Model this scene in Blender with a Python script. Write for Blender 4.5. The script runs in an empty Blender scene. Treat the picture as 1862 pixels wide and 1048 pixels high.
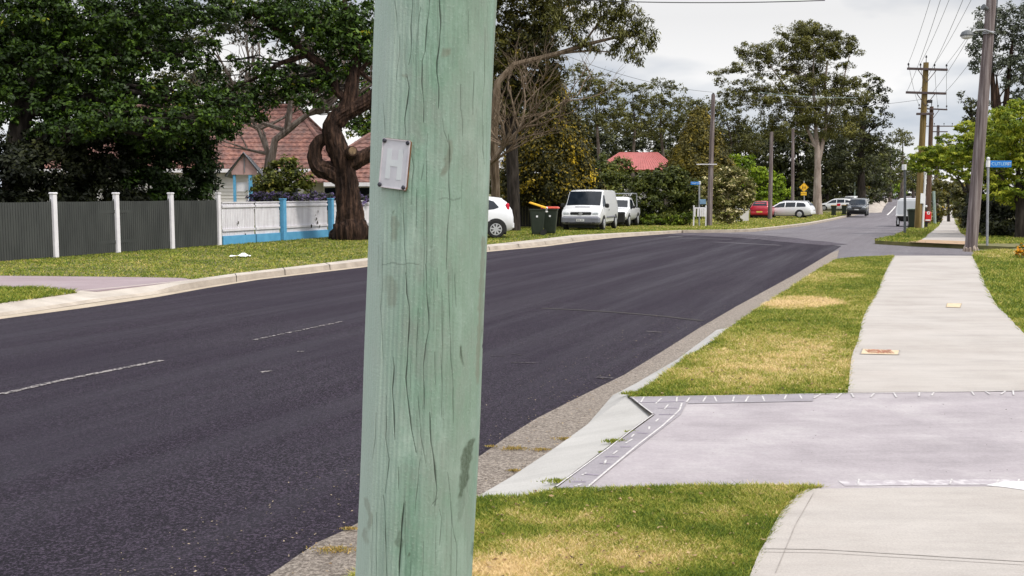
import bpy, bmesh, math, random
import numpy as np
from mathutils import Vector, Matrix
from mathutils.geometry import tessellate_polygon

random.seed(7); RNG = np.random.default_rng(7)
S = bpy.context.scene; COL = S.collection
# ---------------------------------------------------------------- camera
F = 1900.0; CX, CY = 931.0, 524.0; EYE = 1.7; HOR = 352.0
TH = math.atan((CY-HOR)/F)
cd = bpy.data.cameras.new('camera'); cam = bpy.data.objects.new('camera', cd); COL.objects.link(cam)
cam.location = (0, 0, EYE); cam.rotation_euler = (math.pi/2-TH, 0, 0)
cd.sensor_width = 36; cd.lens = F/1862*36; cd.clip_end = 6000; cd.clip_start = .05
S.camera = cam
# ---------------------------------------------------------------- world: cloudy daylight
SUN_EL, SUN_AZ = 52, 128      # azimuth clockwise from +Y
w = bpy.data.worlds.new('World'); S.world = w; w.use_nodes = True
nt = w.node_tree; nt.nodes.clear(); N = nt.nodes.new; LK = nt.links.new
out = N('ShaderNodeOutputWorld'); mix = N('ShaderNodeMixShader'); mix.inputs[0].default_value = .88
bg1 = N('ShaderNodeBackground'); sky = N('ShaderNodeTexSky'); sky.sky_type = 'NISHITA'; sky.sun_disc = False
sky.sun_elevation = math.radians(SUN_EL); sky.sun_rotation = math.radians(SUN_AZ)
LK(sky.outputs[0], bg1.inputs[0]); bg1.inputs[1].default_value = .1
bg2 = N('ShaderNodeBackground'); tc = N('ShaderNodeTexCoord'); mp = N('ShaderNodeMapping')
mp.inputs['Scale'].default_value = (1.3, 1.3, 4.2); mp.inputs['Location'].default_value = (.4, .2, .3)
LK(tc.outputs['Generated'], mp.inputs[0])
nz = N('ShaderNodeTexNoise'); nz.inputs['Scale'].default_value = 2.1; nz.inputs['Detail'].default_value = 5; nz.inputs['Roughness'].default_value = .5
LK(mp.outputs[0], nz.inputs['Vector'])
cr = N('ShaderNodeValToRGB'); cr.color_ramp.elements[0].position = .42; cr.color_ramp.elements[0].color = (.50, .555, .65, 1)
cr.color_ramp.elements[1].position = .56; cr.color_ramp.elements[1].color = (1.08, 1.06, 1.05, 1)
LK(nz.outputs[0], cr.inputs[0])
sx = N('ShaderNodeSeparateXYZ'); LK(tc.outputs['Generated'], sx.inputs[0])
# brightness over elevation: white low down, grey deck above, brighter again overhead (overcast zenith)
gr = N('ShaderNodeValToRGB'); e = gr.color_ramp.elements
e[0].position = 0; e[0].color = (.50, .495, .49, 1); e[1].position = 1; e[1].color = (1, 1, 1, 1)
for p, v in ((.06, .48), (.16, .385), (.3, .45), (.6, .9)):
    q = e.new(p); q.color = (v, v, v, 1)
LK(sx.outputs[2], gr.inputs[0])
mm = N('ShaderNodeMix'); mm.data_type = 'RGBA'; mm.blend_type = 'MULTIPLY'; mm.inputs[0].default_value = 1
LK(cr.outputs[0], mm.inputs[6]); LK(gr.outputs[0], mm.inputs[7]); LK(mm.outputs[2], bg2.inputs[0]); bg2.inputs[1].default_value = 2.25
LK(bg1.outputs[0], mix.inputs[1]); LK(bg2.outputs[0], mix.inputs[2]); LK(mix.outputs[0], out.inputs[0])
sd = bpy.data.lights.new('sun', 'SUN'); sd.energy = 2.7; sd.angle = math.radians(9); sd.color = (1, .94, .84)
so = bpy.data.objects.new('sun', sd); COL.objects.link(so)
el, az = math.radians(SUN_EL), math.radians(SUN_AZ)
sv = Vector((math.sin(az)*math.cos(el), math.cos(az)*math.cos(el), math.sin(el)))
so.rotation_euler = (-sv).to_track_quat('-Z', 'Y').to_euler()
S.view_settings.view_transform = 'Standard'; S.view_settings.look = 'None'
S.view_settings.exposure = 0.0; S.view_settings.gamma = 1
S.cycles.max_bounces = 6; S.cycles.diffuse_bounces = 3; S.cycles.transparent_max_bounces = 8

# ---------------------------------------------------------------- ground height and pixel -> world
HY = [-60, 40, 50, 60, 70, 80, 90, 100, 115, 130, 150, 175, 200, 230, 260, 3000]
HZ = [0, 0, -.14, -.30, -.42, -.50, -.56, -.60, -.60, -.5, -.25, .02, .32, .65, .92, 1.0]
def H(y): return float(np.interp(y, HY, HZ))
def ray(px, py):
    u = (px-CX)/F; v = (CY-py)/F
    return (u, math.cos(TH)+v*math.sin(TH), -math.sin(TH)+v*math.cos(TH))
def P(px, py, Y):
    d = ray(px, py); t = Y/d[1]; return Vector((d[0]*t, Y, EYE+d[2]*t))
def G(px, py, off=0.0):
    d = ray(px, py); lo, hi = .5, 2800.0
    f = lambda Y: EYE+d[2]*Y/d[1]-H(Y)-off
    if f(hi) > 0: return Vector((d[0]*hi/d[1], hi, H(hi)+off))
    for _ in range(60):
        m = (lo+hi)/2
        if f(m) > 0: lo = m
        else: hi = m
    return Vector((d[0]*lo/d[1], lo, H(lo)+off))
V = .12
def base(px, Y, off=V):          # ground point below pixel column px at depth Y
    return Vector(((px-CX)/F*Y*1.0, Y, H(Y)+off))

# ---------------------------------------------------------------- materials
MATS = {}
def newmat(name):
    m = bpy.data.materials.new(name); m.use_nodes = True; MATS[name] = m
    return m, m.node_tree, m.node_tree.nodes['Principled BSDF']
def noise(nt, scale, detail=3, vec=None, rough=.55):
    n = nt.nodes.new('ShaderNodeTexNoise'); n.inputs['Scale'].default_value = scale; n.inputs['Detail'].default_value = detail
    n.inputs['Roughness'].default_value = rough
    if vec is not None: nt.links.new(vec, n.inputs['Vector'])
    return n
def objvec(nt, scale=(1, 1, 1)):
    t = nt.nodes.new('ShaderNodeTexCoord'); m = nt.nodes.new('ShaderNodeMapping'); m.inputs['Scale'].default_value = scale
    nt.links.new(t.outputs['Object'], m.inputs[0]); return m.outputs[0]
def ramp(nt, src, stops):
    r = nt.nodes.new('ShaderNodeValToRGB'); e = r.color_ramp.elements
    while len(e) < len(stops): e.new(.5)
    for k, (p, c) in enumerate(stops):
        e[k].position = p; e[k].color = (c[0], c[1], c[2], 1) if hasattr(c, '__len__') else (c, c, c, 1)
    nt.links.new(src, r.inputs[0]); return r.outputs[0]
def mixc(nt, fac, a, b, mode='MIX'):
    m = nt.nodes.new('ShaderNodeMix'); m.data_type = 'RGBA'; m.blend_type = mode
    for k, s in ((0, fac), (6, a), (7, b)):
        if isinstance(s, (int, float)): m.inputs[k].default_value = s
        elif isinstance(s, tuple): m.inputs[k].default_value = (s[0], s[1], s[2], 1)
        else: nt.links.new(s, m.inputs[k])
    return m.outputs[2]
def bump(nt, bs, h, dist, strength=1.0):
    b = nt.nodes.new('ShaderNodeBump'); b.inputs['Distance'].default_value = dist; b.inputs['Strength'].default_value = strength
    nt.links.new(h, b.inputs['Height']); nt.links.new(b.outputs[0], bs.inputs['Normal'])
def pm(name, c1, c2=None, scale=6, rough=.7, bmp=0, stretch=(1, 1, 1), metal=0, detail=4, lo=.35, hi=.65, spec=.5, coat=0):
    m, nt, bs = newmat(name)
    bs.inputs['Roughness'].default_value = rough; bs.inputs['Metallic'].default_value = metal
    bs.inputs['Specular IOR Level'].default_value = spec; bs.inputs['Coat Weight'].default_value = coat
    if c2 is None: c2 = tuple(x*.8 for x in c1)
    n = noise(nt, scale, detail, objvec(nt, stretch))
    nt.links.new(ramp(nt, n.outputs[0], [(lo, c1), (hi, c2)]), bs.inputs['Base Color'])
    if bmp: bump(nt, bs, n.outputs[0], bmp)
    return m

def leafmat(name, stops, rough=.55, trans=.16):
    m, nt, bs = newmat(name)
    a = nt.nodes.new('ShaderNodeAttribute'); a.attribute_name = 'tone'
    c = ramp(nt, a.outputs['Fac'], stops); nt.links.new(c, bs.inputs['Base Color'])
    bs.inputs['Roughness'].default_value = rough; bs.inputs['Specular IOR Level'].default_value = .3
    tr = nt.nodes.new('ShaderNodeBsdfTranslucent'); nt.links.new(c, tr.inputs[0])
    mx = nt.nodes.new('ShaderNodeMixShader'); mx.inputs[0].default_value = trans
    o = nt.nodes['Material Output']
    nt.links.new(bs.outputs[0], mx.inputs[1]); nt.links.new(tr.outputs[0], mx.inputs[2]); nt.links.new(mx.outputs[0], o.inputs[0])
    return m

# asphalts
def asphalt(name, dark, light, speck, big, gs=62, det=3, blot=.75):
    m, nt, bs = newmat(name); v = objvec(nt)
    n1 = noise(nt, gs, det, v, .8); n2 = noise(nt, .35, 4, v); n3 = noise(nt, 26, 2, v)
    vo = nt.nodes.new('ShaderNodeTexVoronoi'); vo.inputs['Scale'].default_value = 110; nt.links.new(v, vo.inputs[0])
    c = ramp(nt, n1.outputs[0], [(.42, dark), (.5, light), (.62, speck)])
    c2 = mixc(nt, ramp(nt, n2.outputs[0], [(.35, 0.0), (.7, blot)]), c, tuple(x*big for x in light))
    st = objvec(nt, (2.6, .28, 1)); 
    mr = nt.nodes.new('ShaderNodeMapping'); mr.inputs['Rotation'].default_value = (0, 0, math.radians(22)); t = nt.nodes.new('ShaderNodeTexCoord')
    nt.links.new(t.outputs['Object'], mr.inputs[0])
    m2 = nt.nodes.new('ShaderNodeMapping'); m2.inputs['Scale'].default_value = (1.1, .05, 1); nt.links.new(mr.outputs[0], m2.inputs[0])
    n4 = noise(nt, 1.3, 5, m2.outputs[0], .65)
    c3 = mixc(nt, ramp(nt, n4.outputs[0], [(.42, 0.0), (.68, .25)]), c2, tuple(x*big*1.05 for x in light))
    nt.links.new(c3, bs.inputs['Base Color'])
    nt.links.new(ramp(nt, n4.outputs[0], [(.4, .9), (.62, .62)]), bs.inputs['Roughness'])
    bs.inputs['Specular IOR Level'].default_value = .22
    bump(nt, bs, n1.outputs[0], .014, 1.0)
    return m
M_ASPH = asphalt('new dark asphalt', (.0015, .001, .0025), (.0120, .0080, .0155), (.078, .058, .086), 1.45)
M_ASPHMID = asphalt('patchy worn asphalt', (.02, .015, .02), (.062, .052, .066), (.13, .115, .13), 1.5)
M_ASPH2 = asphalt('old grey asphalt', (.095, .085, .095), (.15, .137, .15), (.21, .19, .205), 1.12)
def concrete(name, a, b, c, grain=90, blot=1.1, bmp=.002):
    m, nt, bs = newmat(name); v = objvec(nt)
    n1 = noise(nt, grain, 4, v, .7); n2 = noise(nt, blot, 5, v, .6); n3 = noise(nt, 7, 4, objvec(nt, (1, .35, 1)), .6)
    x = ramp(nt, n2.outputs[0], [(.3, a), (.52, b), (.74, c)])
    y = mixc(nt, ramp(nt, n3.outputs[0], [(.3, .0), (.7, .4)]), x, b)
    n5 = noise(nt, 2.2, 6, objvec(nt, (.35, 1.6, 1)), .72); y = mixc(nt, 1.0, y, ramp(nt, n5.outputs[0], [(.28, .84), (.5, 1.0), (.72, 1.10)]), 'MULTIPLY')
    n6 = noise(nt, 5.5, 5, v, .7); y = mixc(nt, ramp(nt, n6.outputs[0], [(.66, 0.0), (.78, .35)]), y, tuple(q*.62 for q in a))
    g = ramp(nt, n1.outputs[0], [(.3, .86), (.7, 1.06)])
    z = mixc(nt, 1.0, y, g, 'MULTIPLY')
    nt.links.new(z, bs.inputs['Base Color']); bs.inputs['Roughness'].default_value = .85; bs.inputs['Specular IOR Level'].default_value = .3
    bump(nt, bs, n1.outputs[0], bmp)
    return m
M_PATH = concrete('footpath concrete', (.355, .318, .29), (.415, .38, .352), (.455, .42, .392))
M_NEWK = concrete('new kerb concrete', (.36, .345, .325), (.42, .405, .385), (.46, .445, .425))
M_OLDK = asphalt('old exposed aggregate gutter', (.085, .068, .055), (.235, .198, .168), (.48, .42, .36), .98, 52, 7, .6)
M_KERBL = concrete('weathered kerb concrete', (.30, .255, .21), (.42, .36, .30), (.50, .44, .37), 40, 2.2)
M_LIP = concrete('pale gutter lip', (.36, .295, .215), (.43, .36, .275), (.48, .41, .33), 40, 2.2)
M_DRIVE = concrete('mauve stencilled driveway', (.285, .255, .268), (.355, .32, .334), (.44, .408, .412), 60, 1.9)
M_DRBORD = concrete('driveway border', (.235, .215, .235), (.285, .262, .28), (.33, .305, .32), 80, 2.5)
M_DRL = concrete('pinkish driveway', (.26, .20, .21), (.31, .245, .26), (.34, .28, .29), 60, .8)
M_CHALK = pm('chalky white line', (.60, .58, .565), (.40, .375, .38), 30, .9)
M_LINE = pm('worn road paint', (.30, .27, .26), (.03, .025, .03), 30, .9, lo=.42, hi=.56, detail=6)
M_LINE2 = pm('white road paint', (.75, .74, .72), (.6, .58, .56), 12, .9)
M_SOIL = pm('lawn soil', (.10, .105, .028), (.17, .145, .06), 3.5, .95, .01)
M_GROUND = pm('far ground', (.07, .085, .03), (.12, .11, .05), .4, .95)
M_DIRT = pm('orange dirt', (.42, .28, .17), (.3, .2, .13), 3, .95, .01)
M_CRACK = pm('dark joint', (.05, .04, .03), (.02, .018, .015), 12, .95)
# leaves
M_GRASS = leafmat('grass blades', [(0, (.07, .12, .010)), (.3, (.19, .25, .020)), (.55, (.37, .37, .055)), (.8, (.60, .47, .16)), (1, (.80, .62, .34))], .6, .25)
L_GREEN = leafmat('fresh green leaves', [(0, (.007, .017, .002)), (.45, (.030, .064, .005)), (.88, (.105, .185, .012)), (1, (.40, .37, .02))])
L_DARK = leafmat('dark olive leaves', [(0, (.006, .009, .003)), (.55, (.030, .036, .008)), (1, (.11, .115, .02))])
L_GUM = leafmat('olive gum leaves', [(0, (.038, .040, .008)), (.5, (.115, .116, .022)), (1, (.22, .205, .045))], .5, .2)
L_GREYGUM = leafmat('grey green gum leaves', [(0, (.035, .045, .026)), (.5, (.085, .10, .06)), (1, (.19, .21, .15))], .5, .2)
L_BROWN = leafmat('olive brown leaves', [(0, (.02, .024, .004)), (.5, (.08, .078, .012)), (.8, (.15, .13, .018)), (1, (.40, .26, .02))], .5, .2)
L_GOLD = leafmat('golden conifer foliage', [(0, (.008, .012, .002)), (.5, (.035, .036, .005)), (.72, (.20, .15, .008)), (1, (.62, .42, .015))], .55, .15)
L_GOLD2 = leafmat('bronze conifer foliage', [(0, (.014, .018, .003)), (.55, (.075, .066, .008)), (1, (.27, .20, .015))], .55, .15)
L_CYP = leafmat('bright cypress foliage', [(0, (.035, .06, .005)), (.4, (.11, .165, .010)), (.8, (.26, .32, .02)), (1, (.42, .43, .04))], .55, .3)
L_LIME = leafmat('lime green leaves', [(0, (.07, .12, .005)), (.5, (.20, .30, .012)), (1, (.42, .50, .04))], .5, .3)
L_SHRUB = leafmat('mixed shrub leaves', [(0, (.022, .034, .005)), (.5, (.08, .098, .013)), (.85, (.17, .18, .025)), (1, (.32, .28, .05))], .55, .2)
L_FLOW = leafmat('cream flowering shrub', [(0, (.05, .06, .012)), (.6, (.16, .16, .035)), (.84, (.26, .23, .07)), (.88, (.70, .58, .27)), (1, (.85, .76, .45))], .55, .2)
L_LAV = leafmat('lavender', [(0, (.02, .03, .012)), (.6, (.055, .065, .035)), (.72, (.085, .06, .15)), (1, (.22, .16, .36))], .6, .2)
L_ORANGE = leafmat('orange petals', [(0, (.06, .1, .01)), (.45, (.1, .16, .02)), (.5, (.75, .28, .01)), (1, (.9, .45, .02))], .5, .3)
# bark / timber
def bark(name, a, b, c, sc=9, st=(1, 1, .18), bm=.02):
    m, nt, bs = newmat(name); n = noise(nt, sc, 5, objvec(nt, st), .65)
    nt.links.new(ramp(nt, n.outputs[0], [(.33, a), (.5, b), (.68, c)]), bs.inputs['Base Color'])
    bs.inputs['Roughness'].default_value = .9; bs.inputs['Specular IOR Level'].default_value = .2; bump(nt, bs, n.outputs[0], bm)
    return m
B_RED = bark('dark red brown bark', (.008, .005, .004), (.032, .018, .013), (.10, .058, .040), 9, (1, 1, .14), .10)
B_DARK = bark('near black bark', (.012, .010, .008), (.03, .024, .02), (.06, .05, .042))
B_GREY = bark('grey bark', (.055, .042, .035), (.12, .095, .082), (.21, .18, .16))
B_GUM = bark('smooth pinkish gum bark', (.16, .12, .10), (.32, .26, .225), (.46, .39, .35), 2.2, (1, 1, .25))
B_TWIG = bark('bare brown twigs', (.07, .05, .03), (.15, .11, .075), (.24, .19, .14))
T_GREY = bark('weathered grey mauve timber', (.070, .052, .050), (.165, .132, .130), (.31, .27, .262), 16, (1, 1, .035), .01)
T_YEL = bark('yellowish treated timber', (.09, .062, .022), (.18, .125, .045), (.26, .19, .095), 16, (1, 1, .04), .01)
T_BROWN = bark('dark brown pole timber', (.05, .028, .02), (.10, .06, .04), (.15, .1, .07), 16, (1, 1, .04), .01)
M_ARM = pm('dark crossarm timber', (.05, .035, .04), (.09, .065, .06), 8, .85)
# paints etc
M_GALV = pm('galvanised steel', (.36, .37, .39), (.27, .28, .30), 9, .5, metal=.4)
M_DSTEEL = pm('dull dark steel', (.13, .14, .15), (.09, .095, .1), 9, .55, metal=.3)
M_GREENPOST = pm('pale green post', (.33, .42, .38), (.27, .35, .31), 6, .6)
M_BLUE = pm('street sign blue', (.012, .20, .62), (.010, .17, .56), 5, .45)
M_SIGNW = pm('sign white', (.8, .8, .8), (.72, .73, .74), 5, .5)
M_YEL = pm('warning yellow', (.80, .46, .012), (.72, .40, .01), 6, .5)
M_BLACK = pm('matt black', (.015, .015, .016), (.01, .01, .01), 6, .6)
M_RUB = pm('tyre rubber', (.016, .016, .017), (.010, .010, .010), 12, .85)
M_RIM = pm('silver alloy', (.62, .63, .65), (.5, .51, .53), 6, .35, metal=.5)
M_WHITEP = pm('white car paint', (.76, .77, .79), (.73, .74, .77), 1.5, .3, coat=.6)
M_SILVP = pm('silver white paint', (.60, .62, .66), (.56, .58, .62), 1.5, .3, coat=.6)
M_REDP = pm('red car paint', (.50, .012, .035), (.44, .01, .03), 1.5, .3, coat=.6)
M_DARKP = pm('dark blue car paint', (.012, .018, .032), (.010, .014, .024), 1.5, .25, coat=.6)
M_GLASS = pm('tinted car glass', (.008, .012, .018), (.014, .02, .03), 2.0, .08, spec=.35)
M_PLASG = pm('grey bumper plastic', (.20, .205, .24), (.17, .175, .21), 5, .6)
M_TAIL = pm('tail lamp red', (.62, .01, .04), (.5, .008, .03), 6, .25)
M_LAMP = pm('headlamp lens', (.55, .58, .6), (.35, .38, .4), 14, .15)
M_PLATEY = pm('number plate yellow', (.75, .62, .14), (.65, .52, .1), 8, .5)
M_BIN = pm('dark green bin plastic', (.012, .020, .013), (.018, .028, .018), 5, .45)
M_LIDY = pm('yellow bin lid', (.74, .42, .02), (.66, .36, .015), 6, .45)
M_LIDR = pm('red bin lid', (.62, .10, .06), (.52, .07, .04), 6, .45)
M_LIDG = pm('pale green lid', (.45, .52, .48), (.38, .45, .4), 6, .45)
M_POSTRED = pm('post box red', (.66, .012, .012), (.58, .01, .01), 4, .4)
M_FENCEG = pm('charcoal fence paint', (.050, .054, .051), (.032, .035, .034), 3, .7, stretch=(1, 1, .3))
M_FENCEW = pm('white picket paint', (.74, .73, .77), (.62, .60, .64), 5, .75, stretch=(1, 1, .3))
M_POSTW = pm('white post paint', (.78, .76, .79), (.68, .66, .70), 4, .7)
M_FBLUE = pm('sky blue paint', (.115, .37, .60), (.085, .31, .53), 4, .7)
M_FDARK = pm('black brown fence', (.016, .014, .014), (.024, .02, .02), 4, .8)
M_WALL = pm('white weatherboard', (.62, .60, .58), (.54, .52, .50), 2, .8)
M_GABLE = pm('pink gable board', (.46, .30, .29), (.40, .26, .25), 4, .8)
M_ROOFG = pm('grey sheet roof', (.13, .14, .16), (.18, .19, .21), 3, .6)
M_ROOFR = pm('red sheet roof', (.40, .10, .09), (.33, .08, .07), 2, .6)
M_PAPER = pm('white paper', (.85, .85, .87), (.75, .76, .8), 8, .7)
M_PLATE = pm('number plate aluminium', (.62, .61, .655), (.56, .55, .60), 40, .5, metal=.2)
M_PLATEH = pm('raised pale lettering', (.64, .665, .69), (.60, .625, .655), 40, .5)
M_PLATEE = pm('plate rim', (.66, .62, .66), (.55, .5, .54), 40, .4)
M_NAIL = pm('dark nail', (.06, .06, .08), (.03, .03, .04), 60, .5, metal=.5)
M_RUST = pm('rust', (.20, .09, .03), (.10, .045, .02), 60, .9)
M_COVER = pm('yellow service cover', (.52, .40, .25), (.60, .49, .34), 14, .8)
M_COVTXT = pm('red cover lettering', (.45, .13, .07), (.35, .12, .08), 20, .8)
def tilemat():
    m, nt, bs = newmat('terracotta roof tiles'); v = objvec(nt)
    n = noise(nt, 3.1, 3, v); n2 = noise(nt, .5, 3, v)
    c = ramp(nt, n.outputs[0], [(.3, (.09, .045, .04)), (.5, (.19, .085, .068)), (.7, (.31, .15, .115))])
    c2 = mixc(nt, ramp(nt, n2.outputs[0], [(.4, 0.0), (.65, .5)]), c, (.12, .09, .085))
    nt.links.new(c2, bs.inputs['Base Color']); bs.inputs['Roughness'].default_value = .85
    return m
M_TILE = tilemat()

# ---------------------------------------------------------------- mesh helpers
def rootloc(p):
    while p.parent: p = p.parent
    return np.array(p.location)
def thing(name, label, cat, loc=(0, 0, 0), rz=0, group=None):
    o = bpy.data.objects.new(name, None); COL.objects.link(o); o.location = loc; o.rotation_euler = (0, 0, rz)
    o.empty_display_size = .2
    o['label'] = label; o['category'] = cat
    if group: o['group'] = group
    return o
def tag(o, label, cat, group=None):
    o['label'] = label; o['category'] = cat
    if group: o['group'] = group
    return o
def link(name, me, mat, parent):
    o = bpy.data.objects.new(name, me); COL.objects.link(o)
    if mat: me.materials.append(mat)
    if parent: o.parent = parent
    return o
class MB:
    def __init__(s): s.v = []; s.f = []
    def add(s, vs, fs):
        k = len(s.v); s.v += [tuple(v) for v in vs]; s.f += [tuple(i+k for i in f) for f in fs]; return s
    def box(s, c, d, rz=0, M=None, bev=0):
        x, y, z = d[0]/2, d[1]/2, d[2]/2
        if bev:
            b = min(bev, x*.9, y*.9, z*.9); vs = []; 
            pts = []
            for zz, ins in ((-z, b), (-z+b, 0), (z-b, 0), (z, b)):
                X, Y = x-ins, y-ins; cb = b if ins == 0 else b*.5
                pts += [(X-cb, -Y, zz), (X, -Y+cb, zz), (X, Y-cb, zz), (X-cb, Y, zz), (-X+cb, Y, zz), (-X, Y-cb, zz), (-X, -Y+cb, zz), (-X+cb, -Y, zz)]
            fs = [tuple(range(7, -1, -1)), tuple(range(24, 32))]
            for r in range(3):
                for k in range(8):
                    a = r*8+k; b2 = r*8+(k+1) % 8; fs.append((a, b2, b2+8, a+8))
            vs = pts
        else:
            vs = [(sx*x, sy*y, sz*z) for sz in (-1, 1) for sx, sy in ((-1, -1), (1, -1), (1, 1), (-1, 1))]
            fs = [(3, 2, 1, 0), (4, 5, 6, 7), (0, 1, 5, 4), (1, 2, 6, 5), (2, 3, 7, 6), (3, 0, 4, 7)]
        T = Matrix.Translation(c) @ (M.to_4x4() if M else Matrix.Rotation(rz, 4, 'Z'))
        return s.add([T @ Vector(p) for p in vs], fs)
    def tube(s, pts, rad, n=8, caps=True):
        pts = [Vector(p) for p in pts]; rad = rad if hasattr(rad, '__len__') else [rad]*len(pts)
        vs = []; fs = []; prev = None
        for i, p in enumerate(pts):
            d = (pts[min(i+1, len(pts)-1)]-pts[max(i-1, 0)]).normalized()
            if prev is None: a = d.orthogonal().normalized()
            else: a = (prev-d*prev.dot(d)).normalized()
            prev = a; b = d.cross(a)
            for k in range(n):
                t = 2*math.pi*k/n; vs.append(p+(a*math.cos(t)+b*math.sin(t))*rad[i])
        for i in range(len(pts)-1):
            for k in range(n):
                q = (k+1) % n; fs.append((i*n+k, i*n+q, (i+1)*n+q, (i+1)*n+k))
        if caps: fs.append(tuple(range(n-1, -1, -1))); fs.append(tuple(range((len(pts)-1)*n, len(pts)*n)))
        return s.add(vs, fs)
    def cyl(s, a, b, r, n=16, r2=None): return s.tube([a, b], [r, r if r2 is None else r2], n)
    def quad(s, *p): return s.add(p, [tuple(range(len(p)))])
    def build(s, name, mat, parent=None, world=True, smooth=False):
        me = bpy.data.meshes.new(name); vs = s.v
        if parent is not None and world:
            o = rootloc(parent); vs = [(v[0]-o[0], v[1]-o[1], v[2]-o[2]) for v in vs]
        me.from_pydata(vs, [], s.f); me.update()
        if smooth:
            me.shade_smooth()
            try: me.set_sharp_from_angle(angle=math.radians(40))
            except Exception: pass
        return link(name, me, mat, parent)
def tri_poly(pts):
    return [tuple(t) for t in tessellate_polygon([[Vector((p[0], p[1], 0)) for p in pts]])]
def sheet(name, pts, off, mat, skirt=0, kind='structure', parent=None, zs=None):
    """pts: world xy polygon; follows the ground height, with vertical sides of depth skirt"""
    bm = bmesh.new(); vs = [bm.verts.new((p[0], p[1], 0 if zs is None else zs[i])) for i, p in enumerate(pts)]
    for t in tri_poly(pts):
        try: bm.faces.new([vs[i] for i in t])
        except ValueError: pass
    for y in HY[1:-1]:
        if min(p[1] for p in pts) < y < max(p[1] for p in pts):
            bmesh.ops.bisect_plane(bm, geom=bm.verts[:]+bm.edges[:]+bm.faces[:], dist=1e-5, plane_co=(0, y, 0), plane_no=(0, 1, 0))
    for f in bm.faces:
        f.normal_update()
        if f.normal.z < 0: f.normal_flip()
    for v in bm.verts: v.co.z += H(v.co.y)+off
    if skirt:
        be = [e for e in bm.edges if len(e.link_faces) == 1]
        r = bmesh.ops.extrude_edge_only(bm, edges=be)
        for v in [g for g in r['geom'] if isinstance(g, bmesh.types.BMVert)]: v.co.z -= skirt
        bmesh.ops.recalc_face_normals(bm, faces=bm.faces[:])
    me = bpy.data.meshes.new(name); bm.to_mesh(me); bm.free()
    o = link(name, me, mat, parent)
    if kind and parent is None: o['kind'] = kind
    return o
def GP(pxs, off=V): return [G(x, y, off) for x, y in pxs]
def text(body, size, mat, parent, M, name='lettering', ext=.002, align='CENTER', sx=1):
    c = bpy.data.curves.new(name, 'FONT'); c.body = body; c.size = size; c.extrude = ext; c.align_x = align; c.align_y = 'CENTER'
    o = bpy.data.objects.new(name, c); COL.objects.link(o)
    dg = bpy.context.evaluated_depsgraph_get(); me = bpy.data.meshes.new_from_object(o.evaluated_get(dg))
    bpy.data.objects.remove(o); me.transform(Matrix.Diagonal((sx, 1, 1, 1))); me.transform(M)
    me.materials.clear()
    return link(name, me, mat, parent)
# ---------------------------------------------------------------- the ground, road, kerbs
def rect(x0, y0, x1, y1): return [(x0, y0), (x1, y0), (x1, y1), (x0, y1)]
sheet('ground', rect(-900, -60, 900, 2900), -.14, M_GROUND)
sheet('road', rect(-60, -8, 160, 900), 0, M_ASPH2)
AL = [(-420, 664), (-200, 620), (0, 581), (150, 561), (282, 541.5), (376, 524.6), (470, 509.5), (659, 487), (780, 471), (892, 458), (989, 449), (1067, 438.6), (1170, 429), (1240, 424)]
AR = [(400, 1100), (494, 1048), (577, 991), (630, 967), (760, 892), (875, 831), (918, 800), (977, 763), (1066, 718), (1135, 684), (1203, 642), (1272, 598), (1293, 586), (1337, 560), (1448, 499), (1509, 462), (1530, 448)]
# near edge carried on below the frame
def extend(a, b, L):
    d = (a-b).normalized(); return a+d*L
ar = GP(AR, 0); al = GP(AL, 0)
rd = (ar[3]-ar[7]).normalized(); ar = [ar[0]-Vector((0, 0, 0))+rd*9] + ar
al = [al[0]-(al[5]-al[1]).normalized()*14] + al
def jag(pts, step, amp, seed):
    r = random.Random(seed); o = []
    for a, b in zip(pts, pts[1:]):
        n = max(1, int((b-a).length/step)) if a[1] < 22 else 1
        pr = Vector((-(b-a)[1], (b-a)[0], 0)).normalized()
        for k in range(n): o.append(a+(b-a)*(k/n)+pr*r.uniform(-amp, amp))
    o.append(pts[-1]); return o
arj = jag(ar, .10, .022, 3)
jedge = jag(GP([(1240, 424.5), (1300, 428), (1350, 430.5), (1400, 434), (1470, 440.5), (1532, 448)], 0), 99, 0, 4)
JR = random.Random(8)
def ragged(pts, n, amp):
    o = []
    for a, b in zip(pts, pts[1:]):
        for k in range(n): o.append(a+(b-a)*(k/n)+Vector((JR.uniform(-amp, amp)*.3, JR.uniform(-amp, amp), 0)))
    return o+[pts[-1]]
sheet('new_asphalt', al + ragged(jedge[1:-1], 8, .35) + arj[::-1], .006, M_ASPH)
sheet('worn_asphalt', ragged(GP([(1215, 427), (1290, 430), (1400, 438), (1500, 447)], 0), 7, .3) + ragged(GP([(1540, 444), (1455, 435), (1370, 427), (1300, 424), (1240, 423.5)], 0), 7, .4), .0095, M_ASPHMID)
# worn centre line dashes, faint scuffs
def strip(name, pxs, wd, off, mat, parent=None, kind='structure'):
    c = GP(pxs, 0); L, R = [], []
    for i, p in enumerate(c):
        d = (c[min(i+1, len(c)-1)]-c[max(i-1, 0)]).normalized(); n = Vector((-d.y, d.x, 0))*wd/2
        L.append(p+n); R.append(p-n)
    return sheet(name, L+R[::-1], off, mat, parent=parent, kind=kind)
strip('centre_line_dash', [(2, 719), (100, 696), (200, 676), (295, 657)], .075, .011, M_LINE)
for k in range(11):
    a = k/11; b = a+.065
    strip('centre_line_dash', [(461+a*164, 620-a*34.5), (461+b*164, 620-b*34.5)], .05, .011, M_LINE)
strip('centre_line_dash', [(541, 641), (553, 641)], .05, .011, M_LINE)
strip('centre_line_dash', [(474, 679), (493, 676)], .05, .011, M_LINE)
strip('centre_line_dash', [(1613, 391.5), (1628.5, 375.5)], .16, .012, M_LINE2)
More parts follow.
